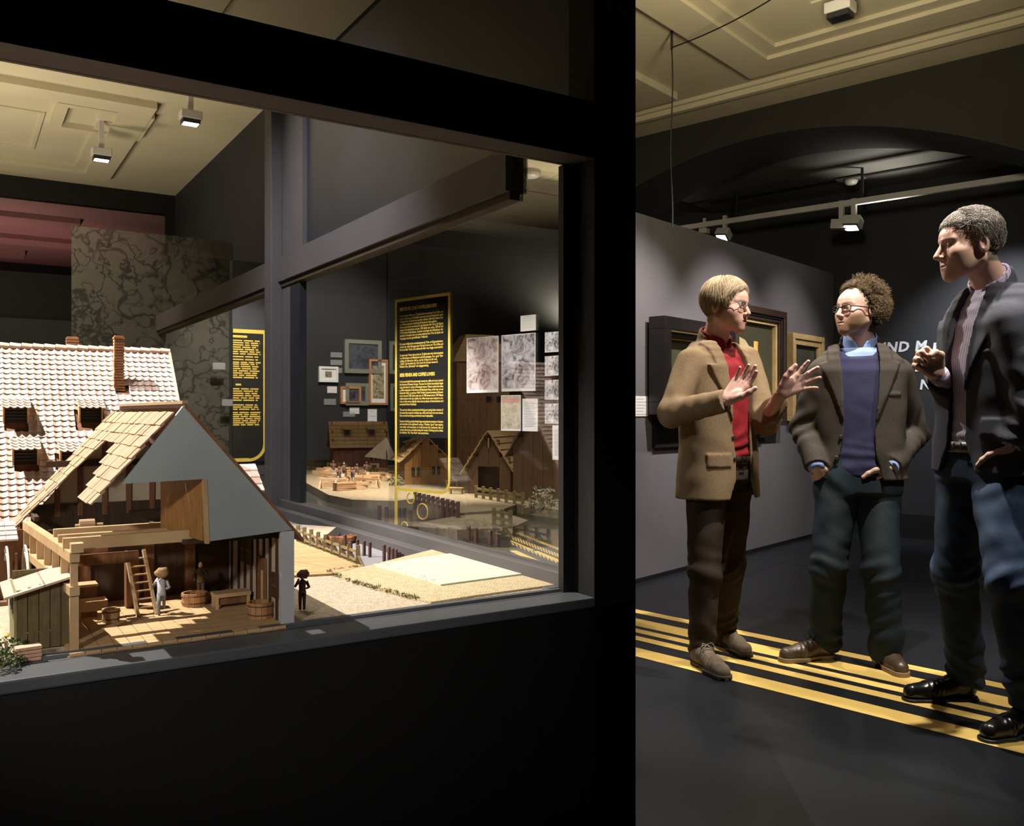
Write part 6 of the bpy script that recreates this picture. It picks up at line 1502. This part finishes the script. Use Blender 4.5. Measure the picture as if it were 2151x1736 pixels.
# ------------------------------------------------------------------ the three visitors
def fabric(name, c1, c2, rough=.85, sc=160, **k): return mat(name, c1, c2, rough, sc, bump=.12, bscale=500, spec=.2, **k)
TAN = fabric('tan tweed', (.235, .162, .092), (.185, .125, .068)); RED = fabric('crimson shirt cotton', (.27, .018, .024), (.22, .013, .018), .7, 30)
DKBR = fabric('dark brown trouser cloth', (.050, .034, .024), (.038, .026, .018)); SUEDE = mat('grey brown suede', (.20, .155, .115), (.15, .115, .085), .9, 40, bump=.2, bscale=300, spec=.15)
SOLEB = mat('dark rubber sole', (.05, .04, .03), (.035, .028, .022), .7, 30); LACET = mat('tan lace', (.30, .24, .17), (.24, .19, .13), .8, 90)
CHB = fabric('dark taupe wool', (.062, .052, .042), (.048, .040, .032)); NAVY = fabric('navy knit', (.040, .040, .088), (.031, .031, .07), .9, 220); SKYB = fabric('sky blue shirt cotton', (.30, .40, .68), (.26, .35, .62), .7, 40)
JEANG = mat('green blue denim', (1, 1, 1), (.80, .82, .82), .8, 260, attr=True, bump=.15, bscale=600, spec=.2); LEATH = mat('brown polished leather', (.085, .058, .035), (.055, .036, .02), .35, 14, bump=.08, bscale=120); TANSOLE = mat('tan leather sole', (.28, .19, .10), (.2, .13, .07), .6, 20)
NAVC = fabric('charcoal blue suiting', (.062, .064, .078), (.052, .054, .066)); BLK = mat('black polished leather', (.010, .009, .009), (.007, .0065, .006), .25, 20, bump=.06, bscale=80)
LIL = mat('lilac striped shirt cotton', (.52, .47, .62), (.20, .16, .28), .7, 30, wave='Y', bump=.05, bscale=300, contrast=(.80, .95), detail=0)
BUT = mat('dark horn button', (.03, .022, .018), (.05, .04, .03), .3, 40); BRBELT = mat('dark belt leather', (.02, .014, .010), (.015, .01, .008), .4, 20)
def hairm(nm, cs): return [mat(nm+' %d' % k, c, tuple(v*.8 for v in c), .5, 30, spec=.4) for k, c in enumerate(cs)]
BLOND = hairm('blond hair', ((.60, .46, .28), (.50, .36, .20), (.66, .54, .36), (.42, .30, .17)))
CURL = hairm('brown curly hair', ((.11, .065, .028), (.16, .10, .045), (.075, .045, .02), (.24, .16, .07)))
GREY = hairm('grey wavy hair', ((.20, .17, .14), (.28, .245, .20), (.12, .10, .08), (.34, .30, .25)))
# --- man in the tan jacket
def mask1(x, y, z):
    lim = np.where(y > .05, .078, np.where(y > .0, .018+(y)*1.15, np.where(y > -.03, -.002, -.088))); return np.clip((z-lim)/.006, 0, 1)
X1, Y1 = .955, 4.12
c1 = dict(root=(X1, Y1, 0), label='blond man in tan jacket and red shirt gesturing with both hands', face=(.62, -.785), headface=(.77, -.63, -.10), headscale=1.0,
    joints=dict(head=P(1526, 641, 4.06), neck=P(1503, 716, 4.12), sh_r=P(1450, 762, 4.0), el_r=P(1412, 868, 3.90), wr_r=P(1524, 842, 3.72), sh_l=P(1568, 756, 4.25), el_l=P(1608, 886, 4.08), wr_l=P(1641, 826, 3.84),
        hip_r=P(1484, 985, 4.06), kn_r=P(1480, 1205, 4.04), an_r=P(1474, 1366, 4.10), hip_l=P(1538, 985, 4.20), kn_l=P(1531, 1190, 4.24), an_l=P(1519, 1330, 4.42)),
    headopt=dict(skin=(.60, .37, .28), handskin=(.60, .36, .30), haircol=(.42, .31, .18), hairmask=mask1, brow=(.35, .24, .14), open=True, squint=True, nose=1.0),
    hand_r=dict(d=(.66, -.05, .75), t=(.55, -.62, -.55), curl=[(14, 14, 8), (10, 12, 8), (12, 14, 8), (16, 16, 10)], spread=(2, 0, -2, -4), scale=1.08),
    hand_l=dict(d=(.80, -.18, .50), t=(-.42, -.1, .86), curl=[(6, 8, 6), (8, 10, 8), (12, 14, 10), (16, 18, 12)], spread=(24, 6, -8, -24), scale=1.06),
    torso=[(1.51, -.016, .02, .086, .080), (1.488, -.012, .018, .122, .094), (1.46, -.009, .014, .160, .105), (1.425, -.005, .008, .190, .118), (1.38, .0, .0, .206, .13), (1.25, .005, .0, .212, .142), (1.08, .008, .0, .205, .142), (.95, .012, .01, .214, .150), (.85, .014, .01, .222, .152), (.70, .016, .01, .230, .155)],
    jacket=dict(mat=TAN, hem=.775, arm=(.066, .061, .049), folds=.0045, cut=.0, gap=[(1.56, .075), (1.46, .078), (1.40, .080), (1.25, .078), (1.08, .066), (.95, .055), (.86, .06), (.76, .10)], lapel=[(1.56, .05), (1.392, .055), (1.388, .088), (1.12, .0)], flaps=[(-.19, -.09, .925, .985, .006, 1)], buttons=[(-.066, .965), (-.068, 1.06)], button=BUT),
    tops=dict(shirt=dict(mat=RED, z=(.93, 1.492), fold=.0035, collar=.038, cr=.062)), cuff=None,
    trousers=dict(mat=DKBR, top=1.0, crotch=.84, r=(.098, .072, .060), fold=.009, hem=-.055), belt=(.955, BRBELT),
    shoes=dict(r=(F(1460, 1392), F(1524, 1432)), l=(F(1510, 1350), F(1590, 1392)), len=.31, mat=SUEDE, sole=SOLEB, lace=LACET, lug=True, top=.105))
b1, i1 = person(c1)
random.seed(3)
def root1():
    v = unit((random.gauss(0, 1), random.gauss(0, 1), random.gauss(.25, 1))); q = scalp(v, .001)
    return q if mask1(*[np.array([t_]) for t_ in q])[0] > .5 else None
def step1(pts, j, mem):
    q = pts[-1]
    if not mem:
        cr_ = np.array((.012, -.045, .125)); o_ = q-cr_; mem['d'] = unit(o_*np.array((1, 1, .3))+np.array((0, .02 if q[1] > 0 else -.01, 0))); mem['o'] = random.uniform(.003, .017); mem['w'] = random.uniform(-.25, .25)
    n_ = unit((q-CR_C)/CR_R**2); d_ = mem['d']*.8+np.array((0, 0, -.55-.12*j))
    d_ = d_-n_*np.dot(d_, n_)*.95; d_ = unit(d_+np.cross(n_, d_)*mem['w']*.4)
    if pts[0][1] > .025 and pts[0][2] > .06:
        d_ = np.array((-.85 if pts[0][0] < .03 else .6, .12, -.22-.05*j)); d_ = unit(d_-n_*np.dot(d_, n_)*.9); return push(q+d_*.009, mem['o'])
    return push(q+d_*.0115, mem['o'])
strands('hair', b1, root1, 7500, step1, 7, .0011, BLOND, None, i1['hx'])
glasses(b1, i1['hx'], mat('thin steel rim', (.35, .33, .30), (.3, .28, .26), .25, 5, metal=1.0), .0011, .023, .0155, 2.6)
# --- man in the blue sweater
def mask2(x, y, z):
    lim = np.where(y > .045, .092, np.where(y > .0, .025+(y)*1.45, np.where(y > -.03, -.012, -.11))); return np.clip((z-lim)/.006, 0, 1)
X2, Y2 = 1.615, 4.10
c2 = dict(root=(X2, Y2, 0), label='curly haired man in dark jacket and blue sweater with hands in his pockets', face=(-.34, -.94), headface=(-.93, -.365, .04), headscale=.98,
    joints=dict(head=P(1801, 650, 4.08), neck=P(1806, 722, 4.13), sh_r=P(1726, 784, 4.12), el_r=P(1688, 900, 4.20), wr_r=P(1714, 980, 4.05), sh_l=P(1888, 784, 4.10), el_l=P(1922, 912, 4.20), wr_l=P(1872, 980, 3.97),
        hip_r=P(1762, 1000, 4.11), kn_r=P(1740, 1190, 4.08), an_r=P(1732, 1352, 4.22), hip_l=P(1845, 1000, 4.09), kn_l=P(1850, 1195, 4.02), an_l=P(1861, 1372, 4.06)),
    headopt=dict(skin=(.62, .39, .31), haircol=(.10, .06, .03), hairmask=mask2, brow=(.20, .12, .06), stubble=.8, beardcol=(.22, .13, .065), squint=True, chin=.002),
    hand_r=dict(d=(.42, .52, -.74), t=(.75, -.65, .1), curl=[(12, 20, 10)]*4, scale=1.0), hand_l=dict(d=(-.50, .36, -.79), t=(-.7, -.6, .3), curl=[(12, 20, 10)]*4, scale=1.02),
    torso=[(1.498, .0, .02, .088, .082), (1.475, .0, .018, .126, .094), (1.447, .0, .012, .165, .105), (1.41, .0, .006, .195, .116), (1.36, .0, .0, .208, .128), (1.22, .0, .0, .205, .136), (1.05, .0, .0, .198, .132), (.93, .0, .0, .205, .138), (.84, .0, .0, .212, .142), (.70, .0, .0, .215, .145)],
    jacket=dict(mat=CHB, hem=.865, hemtilt=.0, arm=(.065, .061, .049), folds=.006, cut=.0, gap=[(1.55, .078), (1.42, .080), (1.25, .068), (1.08, .066), (.98, .085), (.86, .145)], gapL=[(1.55, .078), (1.42, .086), (1.25, .078), (1.08, .062), (.98, .068), (.86, .10)], lapel=[(1.55, .05), (1.405, .055), (1.40, .088), (1.12, .0)], flaps=[(.095, .175, 1.245, 1.262, .004, 1)], buttons=[(-.080, 1.06), (-.098, .965)], button=BUT, collar=.082),
    tops=dict(sweater=dict(mat=NAVY, z=(.88, 1.468), fold=.0025, dw=-.02, dd=-.016, vneck=True), shirt=dict(mat=SKYB, z=(1.35, 1.472), dw=-.034, dd=-.03, fold=.001, collar=.042, cr=.062)), cuff=(SKYB, .018),
    trousers=dict(mat=JEANG, top=1.0, crotch=.78, r=(.104, .080, .074), fold=.010, hem=-.052, c0=(.015, .025, .033), fade=(.050, .066, .066)), belt=None,
    shoes=dict(r=(F(1752, 1382), F(1654, 1390)), l=(F(1842, 1386), F(1909, 1430)), len=.30, mat=LEATH, sole=TANSOLE, lace=mat('dark lace', (.04, .03, .025), (.03, .022, .018), .8, 90), top=.10))
b2, i2 = person(c2)
def root2():
    v = unit((random.gauss(0, 1), random.gauss(-.3, 1), random.gauss(.1, 1))); q = scalp(v, .001)
    return q if mask2(*[np.array([t_]) for t_ in q])[0] > .5 else None
def step2(pts, j, mem):
    if not mem:
        q = pts[0]; n_ = unit((q-CR_C)/CR_R**2); mem['n'] = n_; mem['t'] = unit(np.cross(n_, (random.gauss(0, 1), random.gauss(0, 1), random.gauss(0, 1)))); mem['b'] = np.cross(n_, mem['t']); mem['p'] = random.uniform(0, 6.3); mem['g'] = random.uniform(.0028, .0050)*(1.35 if q[1] < .0 else .7); mem['r'] = random.uniform(.004, .0085)
        mem['c'] = pts[0].copy()
    mem['c'] = mem['c']+mem['n']*mem['g']+np.array((0, -.0004, -.0018 if mem['c'][2] < .06 else -.0003)); a_ = mem['p']+j*1.25
    return mem['c']+(mem['t']*math.cos(a_)+mem['b']*math.sin(a_))*mem['r']
strands('hair', b2, root2, 3000, step2, 9, .0013, CURL, None, i2['hx'])
glasses(b2, i2['hx'], mat('dark brown spectacle frame', (.06, .035, .02), (.04, .022, .014), .35, 20), .0021, .0235, .0135, 5.0, thick=1.3)
# --- tall man at the right
def mask3(x, y, z):
    lim = np.where(y > .052, .070, np.where(y > .0, .022+(y)*.95, np.where(y > -.03, .004, -.072))); return np.clip((z-lim)/.006, 0, 1)
X3, Y3 = 1.80, 3.32
c3 = dict(root=(X3, Y3, 0), label='tall grey haired man in charcoal jacket and jeans raising a loose fist', face=(-.96, -.28), headface=(-.985, .06, -.07), headscale=1.06,
    joints=dict(head=P(2036, 514, 3.29), neck=P(2082, 600, 3.33), sh_r=P(2040, 672, 3.50), el_r=P(2012, 858, 3.50), wr_r=P(1970, 785, 3.28), sh_l=P(2118, 676, 3.15), el_l=P(2166, 862, 3.10), wr_l=P(2122, 940, 3.13),
        hip_r=P(2030, 985, 3.42), kn_r=P(2006, 1200, 3.44), an_r=P(2030, 1420, 3.60), hip_l=P(2100, 985, 3.24), kn_l=P(2122, 1215, 3.10), an_l=P(2160, 1470, 3.22)),
    headopt=dict(skin=(.61, .38, .29), haircol=(.17, .14, .11), hairmask=mask3, brow=(.25, .19, .14), stubble=.12, beardcol=(.25, .17, .12), squint=True, nose=1.15, w=.97),
    hand_r=dict(d=(-.78, -.12, .62), t=(.50, -.1, .84), curl=[(68, 88, 55), (72, 92, 55), (76, 94, 55), (80, 94, 55)], spread=(3, 1, -2, -5), thumb=[(.026, .022, .010), (.046, .048, .026), (.036, .076, .044), (.016, .086, .050)], scale=1.08),
    hand_l=dict(d=(-.12, .45, -.88), t=(-.9, -.1, .2), curl=[(14, 22, 12)]*4, scale=.95),
    torso=[(1.656, .03, .0, .090, .084), (1.63, .028, .0, .130, .096), (1.595, .024, .0, .172, .108), (1.55, .018, .0, .205, .122), (1.49, .01, .0, .218, .135), (1.34, .0, .0, .218, .145), (1.16, .0, .0, .212, .145), (1.04, .0, .0, .218, .150), (.93, .0, .0, .224, .154), (.80, .0, .0, .228, .156)],
    jacket=dict(mat=NAVC, hem=.945, arm=(.070, .065, .052), folds=.006, cut=-.012, gap=[(1.70, .05), (1.55, .062), (1.40, .060), (1.20, .045), (1.06, .050), (.93, .11)], gapL=[(1.70, .05), (1.55, .055), (1.40, .045), (1.20, .03), (1.06, .035), (.93, .09)], lapel=[(1.70, .052), (1.532, .058), (1.528, .092), (1.24, .0)], flaps=[(.10, .19, 1.09, 1.15, .006, 1), (.085, .165, 1.385, 1.402, .004, 1)], buttons=[], button=BUT, collar=.082),
    tops=dict(shirt=dict(mat=LIL, z=(1.02, 1.636), fold=.003, collar=.046, cr=.064)), cuff=(LIL, .010),
    trousers=dict(mat=JEANG, top=1.10, crotch=.90, r=(.104, .078, .070), fold=.010, hem=-.04, c0=(.021, .036, .075), fade=(.14, .20, .31)), belt=(1.045, BRBELT),
    shoes=dict(r=(F(2052, 1468), F(1892, 1472)), l=(F(2186, 1532), F(2060, 1563)), len=.32, mat=BLK, sole=mat('black leather sole', (.012, .011, .010), (.01, .009, .008), .5, 20), thin=True, top=.135))
b3, i3 = person(c3)
def root3():
    v = unit((random.gauss(0, 1), random.gauss(0, 1), random.gauss(.3, 1))); q = scalp(v, .001)
    return q if mask3(*[np.array([t_]) for t_ in q])[0] > .5 else None
def step3(pts, j, mem):
    q = pts[-1]
    if not mem:
        mem['n'] = unit((q-CR_C)/CR_R**2); fr_ = q[1] > .03 and q[2] > .05
        mem['d'] = unit((random.gauss(0, .45), .8, .15)) if fr_ else unit((random.gauss(0, .4), random.gauss(-.45, .35), -.65 if q[1] < -.02 else -.35)); mem['w'] = random.uniform(-1, 1); mem['l'] = random.uniform(.35, .75)*(1.2 if q[2] > .07 else .7)
    n_ = unit((q-CR_C)/CR_R**2); d_ = mem['d']-n_*np.dot(mem['d'], n_); d_ = unit(d_+n_*mem['l']*(1 if j < 2 else -.05)+np.cross(n_, mem['d'])*mem['w']*math.sin(j*1.5))
    return q+d_*.0078
strands('hair', b3, root3, 9000, step3, 4, .00095, GREY, None, i3['hx'])
